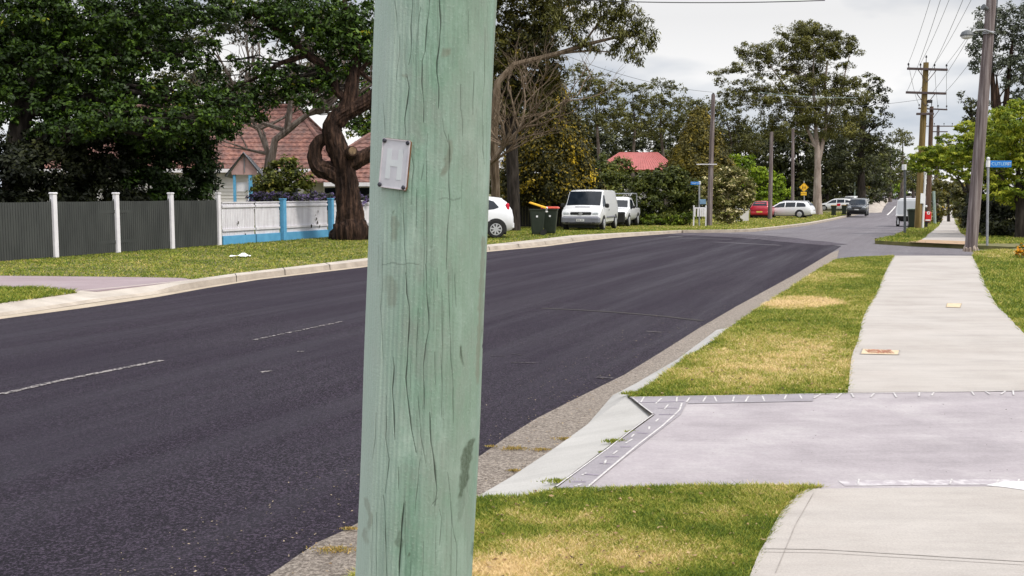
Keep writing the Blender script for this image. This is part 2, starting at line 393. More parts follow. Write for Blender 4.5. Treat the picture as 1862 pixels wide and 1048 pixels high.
strip('road_seam', [(985, 562), (1060, 565.5), (1130, 570), (1210, 577), (1278, 585)], .10, .011, pm('sanded seam', (.040, .032, .030), (.014, .010, .014), 30, .9))
strip('road_seam', [(1175, 604), (1203, 606)], .07, .011, pm('pale seam patch', (.09, .075, .08), (.03, .025, .03), 30, .9))
M_SCUFF = pm('faint asphalt scuff', (.085, .07, .075), (.018, .013, .02), 26, .9, lo=.40, hi=.55, detail=6)
for a, b, c_, d_, w_ in ((930, 661, 978, 662, .03), (1085, 688, 1115, 690, .07), (892, 649, 920, 650, .02), (1262, 532, 1300, 534, .03), (930, 645, 950, 648, .02)):
    strip('road_scuff', [(a, b), (c_, d_)], w_, .011, M_SCUFF)
# pale manhole-like arc marks on the far asphalt
strip('centre_line_dash', [(1215, 431), (1240, 431.5)], .1, .011, M_LINE2)
for q in ((1190, 433, 1330, 436), (1330, 424, 1440, 425), (1300, 441, 1420, 447)):
    strip('tyre_track', [q[:2], q[2:]], .22, .012, pm('pale tyre track', (.13, .115, .13), (.075, .066, .08), 2, .8))

# left kerb: cross section lofted between asphalt edge and kerb back
KB = [(-420, 612), (-200, 584), (0, 553), (140, 530), (250, 519.5), (340, 510.5), (428, 498), (659, 471), (780, 456), (892, 445), (973, 436.5), (1036, 429), (1114, 424.6), (1170, 422), (1240, 419)]
kbw = GP(KB, V); kbw = [kbw[0]-(al[5]-al[1]).normalized()*14] + kbw
def pl_interp(line, n):
    L = [0]
    for a, b in zip(line, line[1:]): L.append(L[-1]+(b-a).length)
    o = []
    for k in range(n):
        t = L[-1]*k/(n-1); i = max(j for j in range(len(L)) if L[j] <= t+1e-9); i = min(i, len(line)-2)
        o.append(line[i]+(line[i+1]-line[i])*((t-L[i])/max(1e-9, L[i+1]-L[i])))
    return o
def yline(line, x):      # y on polyline at x
    return float(np.interp(x, [p[0] for p in line], [p[1] for p in line]))
# sample by image-independent stations along the edge; kerb back is nearest matching point
N_ = 260; A_ = pl_interp(al, N_); B_ = pl_interp(kbw, N_)
stn = []
for a, b in zip(A_, B_): stn.append((a, b))
def kerbloft(name, f0, f1, z0, z1, mat, parent=None):
    mb = MB()
    for i in range(N_-1):
        q = []
        for j in (i, i+1):
            a, b = stn[j]; ap = apron(a)
            zz0 = z0(ap); zz1 = z1(ap)
            p0 = a+(b-a)*f0(ap); p1 = a+(b-a)*f1(ap)
            q.append((Vector((p0.x, p0.y, H(p0.y)+zz0)), Vector((p1.x, p1.y, H(p1.y)+zz1))))
        mb.quad(q[0][0], q[1][0], q[1][1], q[0][1])
    return mb.build(name, mat, parent)
xk0 = G(385, 512, 0).x; xk1 = G(430, 503, 0).x
def apron(a): return max(0.0, min(1.0, (xk1-a.x)/(xk1-xk0)))
c_ = lambda v: (lambda ap: v)
kb = MB()
kx = kerbloft('left_gutter', c_(-.03), c_(.28), c_(.008), c_(.012), M_LIP); kx['kind'] = 'structure'
kx = kerbloft('left_gutter_channel', c_(.28), c_(.38), c_(.012), c_(.004), pm('dirty gutter line', (.07, .05, .035), (.16, .12, .08), 6, .9)); kx['kind'] = 'structure'
kx = kerbloft('left_kerb_face', c_(.38), lambda ap: .44+.02*ap, c_(.004), lambda ap: .115-.07*ap, M_KERBL); kx['kind'] = 'structure'
kx = kerbloft('left_kerb_top', lambda ap: .44+.02*ap, c_(1.0), lambda ap: .115-.07*ap, c_(.128), concrete('kerb top concrete', (.36, .31, .27), (.47, .42, .365), (.56, .50, .45), 60, 1.3)); kx['kind'] = 'structure'
# kerb joints
for px in (428, 520, 604, 905, 960, 1010, 1060):
    i = min(range(N_), key=lambda k: abs((A_[k].x/A_[k].y)*1900+931-px)); a, b = stn[i]
    d = (A_[min(i+1, N_-1)]-A_[i]).normalized()*.012
    mb = MB()
    for f0, f1, z0, z1 in ((.38, .43, .006, .118), (.43, 1, .119, .132)):
        p0 = a+(b-a)*f0; p1 = a+(b-a)*f1
        mb.quad((p0.x-d.x, p0.y-d.y-.004, H(p0.y)+z0), (p0.x+d.x, p0.y+d.y-.004, H(p0.y)+z0), (p1.x+d.x, p1.y+d.y-.004, H(p1.y)+z1), (p1.x-d.x, p1.y-d.y-.004, H(p1.y)+z1))
    j = mb.build('kerb_joint', M_CRACK); j['kind'] = 'structure'

# left lawns
far_kerb = [(1240, 419), (1322, 418.0), (1366, 416.5), (1420, 411), (1470, 404.5), (1537, 391), (1572, 383), (1594, 374), (1602, 366), (1606, 360)]
DRL = [(-420, 497), (0, 502), (200, 504), (330, 506), (352, 509.5), (323, 513), (250, 521), (177, 529), (133, 530), (60, 524), (-420, 520)]
lawnL = [(-420, 496), (0, 501.8), (200, 503.8), (330, 505.8), (352, 509), (428, 498), (659, 471), (780, 456), (892, 445), (973, 436.5), (1036, 429), (1114, 424.6), (1170, 422)] + far_kerb
wl = GP(lawnL, V); far = wl[-1]
poly = [Vector((-600, wl[0].y+6, 0))] + wl + [Vector((far.x, 2500, 0)), Vector((-600, 2500, 0))]
sheet('left_lawn', poly, V, M_SOIL, skirt=.16)
sheet('left_driveway', GP(DRL, V), V+.004, M_DRL, skirt=.1)
LN = [(-420, 521), (0, 524.5), (60, 524.5), (120, 529), (140, 532), (0, 553), (-200, 584), (-420, 612)]
sheet('left_near_lawn', GP(LN, V), V, M_SOIL, skirt=.1)
# far side kerb past the junction
def kerbline(name, pxs, wd, hgt, mat):
    c = GP(pxs, 0); L, R = [], []
    for i, p in enumerate(c):
        d = (c[min(i+1, len(c)-1)]-c[max(i-1, 0)]).normalized(); n = Vector((-d.y, d.x, 0))*wd/2
        L.append(p+n); R.append(p-n)
    return sheet(name, L+R[::-1], hgt, mat, skirt=hgt+.02)
kerbline('far_left_kerb', [(1238, 423.8), (1322, 423), (1366, 421.4), (1420, 415.6), (1470, 408.8), (1537, 394.8), (1572, 386.6)], .45, .128, M_KERBL)
# dirt bank beside the far crest
bk = MB(); rows = []
for t in np.linspace(0, 1, 14):
    y = 122+t*90; x0 = (1583+t*29-931)/1900*y; wdt = 3.4-1.0*t; row = []
    for s in np.linspace(0, 1, 9):
        hh = math.sin(s*math.pi)**.8*(.75*math.sin(t*math.pi)**.6+.02)
        row.append((x0-wdt*(1-s)+wdt*.35, y, H(y)+.02+hh+.03*math.sin(7*s+9*t)))
    rows.append(row)
for r in range(13):
    for s in range(8): bk.quad(rows[r][s], rows[r][s+1], rows[r+1][s+1], rows[r+1][s])
o = bk.build('dirt_bank', pm('bare stony bank', (.34, .29, .25), (.50, .45, .40), 1.3, .95, .05), smooth=True); o['kind'] = 'structure'

# right side: gutter, new kerb, driveway, paths, lawns
GI = [(700, 1010), (874, 898), (929, 866), (1008, 814), (1069, 770), (1114, 718), (1155, 697), (1231, 653), (1303, 599.5)]
GI2 = [(1333, 593), (1386, 556), (1448, 517.5), (1493, 487), (1521, 472.5)]
gi = GP(GI, .03); gi = [gi[0]+rd*9] + gi; gi2 = GP(GI2, .03)
sheet('right_gutter', ar[:-1] + [G(1526, 455, 0)] + gi2[::-1] + gi[::-1], .012, M_OLDK)
NK_in = [(1332, 594), (1289, 625), (1248, 649), (1197, 689), (1140, 720), (1185, 756.5), (1148.5, 783), (1100, 818), (1004, 890)]
nki = GP(NK_in, V)
nk = gi[1:] + nki + [G(870, 915, V), G(700, 1022, V), G(700, 1022, V)+rd*9, gi[0]]
nk = gi + nki + [G(900, 903, V)]
zs = [.025]*len(gi) + [V-.006]*len(nki) + [.05]
nkm = sheet('new_kerb', nk, .0, M_NEWK, skirt=.05, zs=zs)
sheet('kerb_joint_crack', GP([(1139, 720), (1146, 720), (1190, 756.5), (1154, 783), (1104, 818), (1010, 890), (1003, 890), (1099, 818), (1146, 783), (1182, 757)], V), V+.0035, M_CRACK)
DR = [(1146, 724), (1542, 716), (1862, 711), (2400, 702), (2600, 888), (1862, 894), (1500, 897), (1440, 899), (1008, 893), (1104, 819), (1153, 784), (1190, 757)]
sheet('driveway', GP(DR, V), V+.006, M_DRIVE, skirt=.1)
BORD = [(1146, 724.5), (1260, 722), (1248, 736), (1238, 756), (1208, 779), (1140, 832), (1070, 889), (1012, 891), (1106, 819), (1155, 784), (1192, 757)]
sheet('driveway_border', GP(BORD, V), V+.010, M_DRBORD)
sheet('driveway_border', GP([(1260, 722), (1480, 718), (1478, 732), (1250, 736.5)], V), V+.010, M_DRBORD)
def chalk(pxs, wd): return strip2('stencil_line', pxs, wd)
def strip2(name, pxs, wd, mat=None, off=V+.0125):
    c = GP(pxs, V); L, R = [], []
    for i, p in enumerate(c):
        d = (c[min(i+1, len(c)-1)]-c[max(i-1, 0)]).normalized(); n = Vector((-d.y, d.x, 0))*wd/2
        L.append(p+n); R.append(p-n)
    return sheet(name, L+R[::-1], off, mat or M_CHALK)
chalk([(1240, 736), (1236, 748), (1227, 757), (1205, 777), (1160, 812), (1115, 850), (1068, 890)], .013)
chalk([(1146, 725), (1300, 722.5), (1542, 718), (1862, 713), (2300, 705)], .011)
chalk([(1150, 726), (1168, 741), (1187, 755)], .010)
chalk([(1187, 757), (1150, 784), (1104, 820), (1012, 888)], .010)
r = random.Random(5)
for a in ((1171, 725, 1165, 735), (1203, 727, 1192, 737), (1231, 725, 1230, 734), (1254, 726, 1248, 734.5), (1284, 724, 1278, 733.5), (1299, 724, 1303, 733), (1335, 724, 1332, 733), (1361, 724, 1355, 733.5), (1386, 723, 1390, 732), (1430, 721, 1426, 729), (1454, 721, 1458, 728),
          (1492, 719.5, 1480, 727), (1530, 718.5, 1520, 727), (1548, 718, 1552, 725), (1590, 717.5, 1583, 725), (1625, 717, 1630, 725), (1672, 716.5, 1671, 723), (1698, 716, 1694, 722), (1767, 715, 1771, 721), (1792, 714.5, 1800, 720), (1828, 714, 1820, 720), (1842, 713.5, 1843, 721),
          (1215, 739, 1208, 747), (1198, 764.5, 1192, 769.5), (1153, 793, 1148, 798), (1150, 802, 1138, 809), (1123, 823, 1115, 829), (1102, 840, 1099, 848), (1066, 864, 1058, 868), (1058, 884, 1045, 888), (1181, 779, 1180, 784)):
    chalk([a[:2], a[2:]], .012)
for a in ((1062, 866, 1088, 868), (1090, 846, 1110, 847), (1128, 816, 1148, 816), (1158, 790, 1178, 792), (1198, 757, 1230, 757), (1196, 745, 1232, 745), (1040, 880, 1066, 880), (1100, 834, 1126, 834), (1160, 735, 1244, 733)):
    strip2('stencil_line', [a[:2], a[2:]], .012, pm('faint mauve joint', (.27, .23, .29), (.24, .2, .26), 9, .9))
# white ruled edge beside the lower path
for x in (1560, 1658, 1727, 1811, 1850): 
    dx = r.uniform(-5, 6); chalk([(x+dx, 875), (x, 884)], .009)
strip2('stencil_line', [(1530, 882), (1660, 880.5), (1862, 879)], .10, pm('smeared white edge', (.50, .47, .48), (.36, .325, .345), 16, .9, lo=.42, hi=.56, detail=6), V+.0085)
sheet('white_patch', GP([(1793, 887), (1830, 880), (1900, 881), (1960, 884), (1960, 902), (1862, 896), (1828, 891)], V), V+.0145, pm('white cement', (.68, .66, .68), (.6, .58, .6), 8, .9))
UP = [(1542, 716), (1545, 680), (1549, 648), (1560, 620), (1565, 600), (1566, 588), (1577, 562), (1591, 540), (1600, 520), (1608, 500), (1616, 482), (1625, 466), (1768, 466), (1780, 490), (1790, 515), (1799, 532), (1805, 545), (1816, 560), (1830, 573), (1848, 594), (1862, 607), (1990, 711), (1862, 713)]
sheet('upper_footpath', GP(UP, V), V+.012, M_PATH, skirt=.12)
LP = [(1470, 893), (1862, 888), (2300, 883), (2500, 1200), (1330, 1200), (1347, 1095), (1365, 1048), (1380, 1010), (1392, 990), (1405, 962), (1420, 935), (1440, 913), (1455, 899)]
sheet('lower_footpath', GP(LP, V), V+.012, M_PATH, skirt=.12)
M_JNT = pm('faint slab joint', (.22, .195, .175), (.34, .31, .285), 9, .9)
for q, wd in (([(1388, 1003), (1500, 1005), (1862, 1027), (2300, 1048)], .007), ([(1480, 900), (1446, 960), (1410, 1048)], .004),
              ([(1385, 1009), (1500, 1011), (1862, 1033)], .004), ([(1600, 516), (1790, 517)], .012), ([(1590, 541), (1804, 545)], .008), ([(1566, 590), (1860, 598)], .006)):
    strip2('slab_joint', q, wd, M_JNT, V+.0142)
def cover(name, label, px4, body, mframe):
    c = GP(px4, V); m = sum(c, Vector())/4
    o = thing(name, label, 'service cover', (m.x, m.y, V+.012))
    def ins(f): return [m+(p-m)*f for p in c]
    mb = MB()
    for a, b, f in ((0, 1, 0), (1, 2, 0), (2, 3, 0), (3, 0, 0)):
        pa, pb = c[a], c[b]; qa, qb = ins(.93)[a], ins(.93)[b]; z = V+.018
        mb.quad((pa.x, pa.y, z), (pb.x, pb.y, z), (qb.x, qb.y, z), (qa.x, qa.y, z))
    mb.build('frame', mframe, o)
    mb = MB(); z = V+.0165; q = ins(.93)
    mb.quad(*[(p.x, p.y, z) for p in q]); mb.build('lid', M_COVER, o)
    if body:
        ang = math.atan2((c[1]-c[0]).y, (c[1]-c[0]).x); L = (c[1]-c[0]).length; Hh = (c[3]-c[0]).length
        M = Matrix.Translation((0, 0, .009)) @ Matrix.Rotation(ang, 4, 'Z')
        text(body, Hh*.85, M_COVTXT, o, M, ext=.001, sx=L*.6/(Hh*.85*len(body)*.6))
    return o
cover('service_cover', 'yellow service cover with red lettering at the edge of the concrete footpath', [(1563, 647), (1635, 648.5), (1637, 640), (1567, 637)], 'HYDRANT', M_JNT)
cover('service_cover', 'small plain yellow service cover farther up the footpath', [(1720, 561), (1746, 562), (1749, 554), (1722, 553.5)], None, pm('brown cover rim', (.28, .2, .12), (.36, .28, .18), 9, .9))
# lawns on the right
LR1 = [(1142, 723)] + [(1197, 690), (1248, 650), (1289, 626), (1330, 595), (1333, 593), (1386, 556), (1448, 517.5), (1493, 487), (1521, 472.5), (1562, 468), (1626, 465.5), (1616, 482), (1608, 500), (1600, 520), (1591, 540), (1577, 562), (1566, 588), (1565, 600), (1560, 620), (1549, 648), (1545, 680), (1543, 718)]
sheet('middle_verge', GP(LR1, V), V, M_SOIL, skirt=.14)
LR2 = [(1768, 466), (1772, 458.5), (1847, 452), (2300, 440), (3200, 470), (3200, 700), (1990, 711), (1862, 607), (1848, 594), (1830, 573), (1816, 560), (1805, 545), (1799, 532), (1790, 515), (1780, 490)]
sheet('right_lawn', GP(LR2, V), V, M_SOIL, skirt=.14)
LR3 = [(873, 906), (946, 905), (1010, 892), (1100, 889), (1300, 886), (1500, 887), (1470, 893), (1455, 899), (1440, 913), (1420, 935), (1405, 962), (1392, 990), (1380, 1010), (1365, 1048), (1347, 1095), (1330, 1200)]
l3 = GP(LR3, V); l3 = l3 + [Vector((l3[-1].x, -6, 0)), Vector((ar[0].x+1.6, -6, 0))] + [gi[0]+Vector((.02, 0, 0)), G(700, 1012, V)]
sheet('near_verge', l3, V, M_SOIL, skirt=.14)
rl = MB()
LF = [(1591, 437.5), (1658, 441.5), (1700, 443.2), (1752, 445.5), (1847, 449.5)]
lf = GP(LF, V); e0 = [(1672, 381), (1668, 393), (1660, 408), (1646, 421), (1625, 429), (1604, 433)]
polyf = lf + [Vector((lf[-1].x+40, lf[-1].y+3, 0)), Vector((700, 60, 0)), Vector((700, 2500, 0)), Vector((G(1672, 381, V).x+120*.44, G(1672, 381, V).y+120, 0))] + GP(e0, V)
sheet('far_right_lawn', polyf, V, M_SOIL, skirt=.16)
FP = [(1668, 441.8), (1681, 433), (1697, 420), (1706, 412), (1712, 402), (1714, 392), (1714, 380), (1716, 372), (1729, 372), (1731, 380), (1733, 392), (1736, 402), (1742, 413), (1747, 424), (1762, 436), (1766, 446)]
sheet('far_footpath', GP(FP, V), V+.012, M_PATH)
sheet('dirt_ramp', GP([(1652, 441.5), (1676, 437), (1762, 440), (1768, 446.5), (1700, 443.6)], V), V+.02, M_DIRT)
kerbline('far_corner_kerb', [(1593, 438.4), (1625, 440.2), (1659, 442.2)], .12, .10, M_CRACK)

# ---------------------------------------------------------------- grass blades
def inpoly(x, y, poly):
    c = np.zeros(len(x), bool); n = len(poly)
    for i in range(n):
        x1, y1 = poly[i][0], poly[i][1]; x2, y2 = poly[(i+1) % n][0], poly[(i+1) % n][1]
        m = ((y1 > y) != (y2 > y)); c ^= m & (x < (x2-x1)*(y-y1)/((y2-y1) if y2 != y1 else 1e-9)+x1)
    return c
def vnoise(x, y, s, seed):
    r = np.random.default_rng(seed); g = r.random((64, 64)); u = x*s; v = y*s
    i = np.floor(u).astype(int); j = np.floor(v).astype(int); a = u-i; b = v-j; a = a*a*(3-2*a); b = b*b*(3-2*b)
    f = lambda p, q: g[p % 64, q % 64]
    return (f(i, j)*(1-a)+f(i+1, j)*a)*(1-b)+(f(i, j+1)*(1-a)+f(i+1, j+1)*a)*b
def mesh_np(name, verts, nper, tone, mat, parent, smooth=False):
    nf = len(verts)//nper; me = bpy.data.meshes.new(name)
    me.vertices.add(len(verts)); me.vertices.foreach_set('co', verts.astype(np.float32).ravel())
    me.loops.add(len(verts)); me.loops.foreach_set('vertex_index', np.arange(len(verts), dtype=np.int32))
    me.polygons.add(nf); me.polygons.foreach_set('loop_start', np.arange(0, len(verts), nper, dtype=np.int32))
    me.update(calc_edges=True)
    at = me.attributes.new('tone', 'FLOAT', 'FACE'); at.data.foreach_set('value', tone.astype(np.float32))
    return link(name, me, mat, parent)
HOLES = []
def grass(name, poly, n, hgt, wid, straw, y0=None, y1=None, x0=None, x1=None, base_tone=.33, p=1.6):
    xs = [q[0] for q in poly]; ys = [q[1] for q in poly]
    X0, X1 = (min(xs) if x0 is None else x0), (max(xs) if x1 is None else x1); Y0, Y1 = (min(ys) if y0 is None else y0), (max(ys) if y1 is None else y1)
    px, py = [], []; tot = 0
    while tot < n:
        k = n*6; u = RNG.random(k)
        y = (Y0**(1-p)+u*(Y1**(1-p)-Y0**(1-p)))**(1/(1-p)); x = X0+RNG.random(k)*(X1-X0)
        m = inpoly(x, y, poly) & (np.abs(x) < y*.56+1)
        for hp in HOLES: m &= ~inpoly(x, y, hp)
        px.append(x[m]); py.append(y[m]); tot += m.sum()
        if m.sum() == 0: break
    x = np.concatenate(px)[:n]; y = np.concatenate(py)[:n]; n = len(x)
    z = np.interp(y, HY, HZ)+V-.004
    sc = np.maximum(1, (y/Y0)**.55); sc = np.minimum(sc, 2.4)
    h = hgt*(.45+.9*RNG.random(n))*(.7+.6*vnoise(x, y, 2.3, 3))*np.minimum(sc, 1.5); wd = wid*1.25*(.7+.6*RNG.random(n))*sc
    a = RNG.random(n)*2*np.pi; le = RNG.random(n)*1.9+.2; b = RNG.random(n)*2*np.pi
    v = np.empty((n, 3, 3)); c = np.stack([x, y, z], 1)
    dx = np.stack([np.cos(a)*wd, np.sin(a)*wd, np.zeros(n)], 1)
    v[:, 0] = c-dx; v[:, 1] = c+dx
    v[:, 2] = c+np.stack([np.cos(b)*h*le, np.sin(b)*h*le, h], 1)
    s = straw(x, y) + (vnoise(x, y, 1.1, 11)-.5)*.34 + (vnoise(x, y, 5., 12)-.5)*.34 + (vnoise(x, y, 17., 13)-.5)*.40
    t = np.clip(base_tone+s*.9+(RNG.random(n)-.45)*.75, 0, 1)
    o = mesh_np(name, v.reshape(-1, 3), 3, t, M_GRASS, None); o['kind'] = 'stuff'
    return tag(o, LBL[name] if name in LBL else 'grass', 'grass')
def ell(*es):
    E = []
    for (px, py, rx, ry, s) in es:
        c = G(px, py, V); ax = G(px+rx, py, V)-c; ay = G(px, py-ry, V)-c; E.append((c.x, c.y, ax.length, ay.length, s, ay.normalized()))
    def f(x, y):
        o = np.zeros(len(x))
        for cx, cy, rx, ry, s, d in E:
            dx, dy = x-cx, y-cy; v_ = (dx*d.x+dy*d.y); u_ = dx-d.x/d.y*dy
            q = (u_/rx)**2+(dy/(ry*d.y))**2; o = np.maximum(o, s*np.clip(1.25-.62*q-.6*(vnoise(x, y, 2.2, 31)-.5), 0, 1)*(.55+.9*vnoise(x, y, 3.5, 21)))
        return o
    return f
LBL = {'near_verge_grass': 'patchy green and straw coloured grass in front of the driveway at the bottom edge',
       'middle_verge_grass': 'strip of patchy green and brown grass between the road gutter and the upper footpath',
       'right_lawn_grass': 'darker green grass on the right of the upper footpath below the blue street sign',
       'left_verge_grass': 'long mown green grass verge in front of the charcoal and white picket fences',
       'left_near_grass': 'small tongue of bright green grass left of the pinkish driveway',
       'far_verge_grass': 'distant pale green grass under the parked cars across the road',
       'corner_grass': 'small corner of grass around the far signpost and bin on the right'}
s3 = ell((1120, 1005, 170, 28, .62), (960, 1035, 120, 22, .55), (1000, 945, 90, 16, .25), (1300, 940, 60, 14, .15))
grass('near_verge_grass', l3, 240000, .021, .0030, s3, y0=3.9, x0=-2.2, x1=3.2, base_tone=.29)
s1 = ell((1450, 552, 70, 9, .75), (1420, 655, 120, 35, .42), (1280, 690, 80, 18, .28), (1500, 610, 40, 12, .2), (1480, 505, 70, 9, .2))
grass('middle_verge_grass', GP(LR1, V), 200000, .024, .0040, s1, base_tone=.35)
s0 = lambda x, y: np.zeros(len(x))-.02
grass('right_lawn_grass', GP(LR2, V), 90000, .035, .006, ell((1820, 462, 60, 6, .35)), y1=32, x1=14, base_tone=.27)
pf = [p for p in poly]
grass('left_verge_grass', pf, 200000, .030, .009, s0, y0=18, y1=62, x0=-24, x1=9, base_tone=.29, p=1.8)
grass('left_near_grass', GP(LN, V), 30000, .045, .007, lambda x, y: np.zeros(len(x))-.02, x0=-11, base_tone=.25)
grass('far_verge_grass', pf, 90000, .05, .022, lambda x, y: np.zeros(len(x))+.08, y0=50, y1=120, x0=-2, x1=42, base_tone=.30, p=1.8)
HOLES[:] = [GP(FP, V), GP([(1676, 442), (1690, 437), (1764, 438), (1770, 447)], V)]
grass('corner_grass', polyf, 60000, .06, .012, lambda x, y: np.zeros(len(x))+.03, y0=33, y1=80, x0=10, x1=34, base_tone=.27, p=2.2)
# cut footpath out of the corner grass by laying the path a little higher is not enough: blades are short there
# weeds along the driveway crack and gutter
def tuft(name, label, px, py, w_, h_, n, off=V, mat=None, group=None):
    c = G(px, py, off); k = n; x = RNG.normal(0, w_/5, k); y = RNG.normal(0, w_*.10, k); hh_ = 1
    a = RNG.random(k)*6.28; hh = .5*h_*(.4+.7*RNG.random(k)); v = np.empty((k, 3, 3)); b = np.stack([x, y, np.zeros(k)], 1)
    d = np.stack([np.cos(a)*.004, np.sin(a)*.004, np.zeros(k)], 1); v[:, 0] = b-d; v[:, 1] = b+d
    v[:, 2] = b+np.stack([RNG.normal(0, .5, k)*hh, RNG.normal(0, .5, k)*hh, hh], 1)
    o = mesh_np(name, v.reshape(-1, 3), 3, np.clip(RNG.random(k)*.6+.05, 0, 1), mat or M_GRASS, None); o.location = c
    return tag(o, label, 'weed', group)
for px, py, w_, h_, lb in ((1118, 804, .16, .05, 'biggest weed tuft in the crack between kerb and driveway'), (1147, 786, .08, .03, 'upper weed tuft in the crack near the kink of the new kerb'), (1096, 823, .06, .025, 'tiny weed just below the biggest tuft in the driveway crack'), (1020, 876, .22, .035, 'lowest weed tuft where the crack meets the near grass'), (1150, 717, .2, .06, 'grass tuft at the pointed tip of the middle verge')):
    tuft('weed_tuft', lb, px, py, w_, h_, int(160*w_/.1), group='weeds along the driveway crack')
for px, py, w_, lb in ((934, 816, .22, 'green weed across the old gutter beside the green pole'), (985, 818, .16, 'dry weed in the gutter beside the new kerb'), (610, 1000, .25, 'yellow weed in the gutter just left of the green pole'), (636, 962, .10, 'dry leaves lodged at the asphalt edge left of the green pole'), (935, 856, .1, 'straw tuft at the lower edge of the new kerb'), (1030, 798, .2, 'thin straw line along the middle of the new kerb'), (893, 812, .1, 'brown dry tuft at the asphalt edge right of the green pole')):
    tuft('gutter_weed', lb, px, py, w_, .022, int(130*w_/.1), off=.02, mat=leafmat('dry weed %d' % px, [(0, (.12, .13, .02)), (.5, (.45, .30, .09)), (1, (.62, .46, .2))]), group='weeds in the old gutter')

# fallen leaves and grit lying on the verges, gutter and path edges
def litterbits(name, label, poly, n, s0, off, cols, y0=None, y1=None, x0=None, x1=None):
    xs = [q[0] for q in poly]; ys = [q[1] for q in poly]; X0, X1 = x0 if x0 is not None else min(xs), x1 if x1 is not None else max(xs); Y0, Y1 = y0 or min(ys), y1 or max(ys)
    x = X0+RNG.random(n*8)*(X1-X0); y = Y0*(Y1/Y0)**RNG.random(n*8); m = inpoly(x, y, poly); x, y = x[m][:n], y[m][:n]; k = len(x)
    a = RNG.random(k)*6.28; s = s0*(.5+RNG.random(k)); v = np.empty((k, 4, 3)); z = np.interp(y, HY, HZ)+off
    for i in range(4):
        t = a+i*math.pi/2; q = s*(1 if i % 2 == 0 else .5); v[:, i] = np.stack([x+np.cos(t)*q, y+np.sin(t)*q, z+RNG.random(k)*s*.7], 1)
    o = mesh_np(name, v.reshape(-1, 3), 4, RNG.random(k), leafmat(name+' tones', cols), None); o['kind'] = 'stuff'; tag(o, label, 'leaf litter')
BR = [(0, (.05, .025, .012)), (.5, (.22, .12, .05)), (1, (.45, .32, .16))]
litterbits('fallen_leaves', 'brown fallen leaves scattered on the near patchy grass', l3, 260, .011, V+.016, BR, y0=4, x0=-1.5, x1=3)
litterbits('fallen_leaves', 'brown fallen leaves scattered on the middle verge grass', GP(LR1, V), 420, .016, V+.018, BR)
litterbits('gutter_grit', 'tan grit and leaf bits lying in the old right hand gutter', [(p[0], p[1]) for p in (ar[1:-1] + gi2[::-1] + gi[::-1])], 2200, .007, .02, [(0, (.03, .02, .015)), (.5, (.20, .13, .07)), (1, (.48, .36, .2))], y0=3.6, y1=22)
litterbits('road_grit', 'tan grit spilling onto the asphalt along the gutter edge', [(p[0]-.9*(1 if i < len(arj) else 0), p[1]) for i, p in enumerate(arj[1:-1])] + [(p[0], p[1]) for p in arj[1:-1][::-1]], 1300, .006, .012, [(0, (.12, .09, .06)), (1, (.45, .36, .24))], y0=3.6, y1=16)
litterbits('gutter_litter', 'dark leaf bits along the left gutter', [(p[0], p[1]) for p in al[1:]] + [(b[0]*.72+a[0]*.28, b[1]*.72+a[1]*.28) for a, b in stn[::-6]], 700, .018, .02, [(0, (.03, .018, .01)), (1, (.2, .12, .06))], y1=50)
litterbits('path_specks', 'tiny dark specks on the footpath and driveway', GP([(1180, 745), (1500, 722), (1862, 716), (2000, 880), (1300, 880)], V), 60, .006, V+.018, [(0, (.02, .015, .012)), (1, (.1, .07, .05))])
# ---------------------------------------------------------------- vegetation
COV = 2.3
def rtube(mb, pts, rad, n=36, step=.07, amp=.12, seed=1):
    """tube along a smoothed path with fluted, lumpy bark relief"""
    P_ = [Vector(p) for p in pts]; Q, R = [], []
    for i in range(len(P_)-1):
        a, b, c, d = P_[max(i-1, 0)], P_[i], P_[i+1], P_[min(i+2, len(P_)-1)]; k = max(2, int((c-b).length/step))
        for j in range(k):
            t = j/k; Q.append(.5*((2*b)+(c-a)*t+(2*a-5*b+4*c-d)*t*t+(3*b-a-3*c+d)*t**3)); R.append(rad[i]+(rad[i+1]-rad[i])*t)
    Q.append(P_[-1]); R.append(rad[-1]); vs = []; fs = []; prev = None; L = 0; rr = random.Random(seed); ph = [rr.uniform(0, 6.28) for _ in range(6)]
    for i, p in enumerate(Q):
        d = (Q[min(i+1, len(Q)-1)]-Q[max(i-1, 0)]).normalized(); a = d.orthogonal().normalized() if prev is None else (prev-d*prev.dot(d)).normalized(); prev = a; b = d.cross(a)
        if i: L += (p-Q[i-1]).length
        for k in range(n):
            t = 6.28318*k/n
            h = .45*math.sin(3*t+L*.9+ph[0])+.3*math.sin(5*t-L*1.7+ph[1])+.35*math.sin(2*t+L*2.3+ph[2])*math.sin(L*1.9+ph[3])+.28*math.sin(9*t+L*2.6+2*math.sin(L*3+ph[4]))+.30*math.sin(13*t-L*3.1+ph[5])+.3*math.sin(17*t+L*1.3+3*math.sin(L*2+ph[1]))+rr.uniform(-.5, .5)
            vs.append(p+(a*math.cos(t)+b*math.sin(t))*R[i]*(1+amp*h))
    for i in range(len(Q)-1):
        for k in range(n): q = (k+1) % n; fs.append((i*n+k, i*n+q, (i+1)*n+q, (i+1)*n+k))
    fs.append(tuple(range(n-1, -1, -1))); fs.append(tuple(range((len(Q)-1)*n, len(Q)*n))); return mb.add(vs, fs)
def unit(a): return a/np.maximum(1e-9, np.linalg.norm(a, axis=1))[:, None]
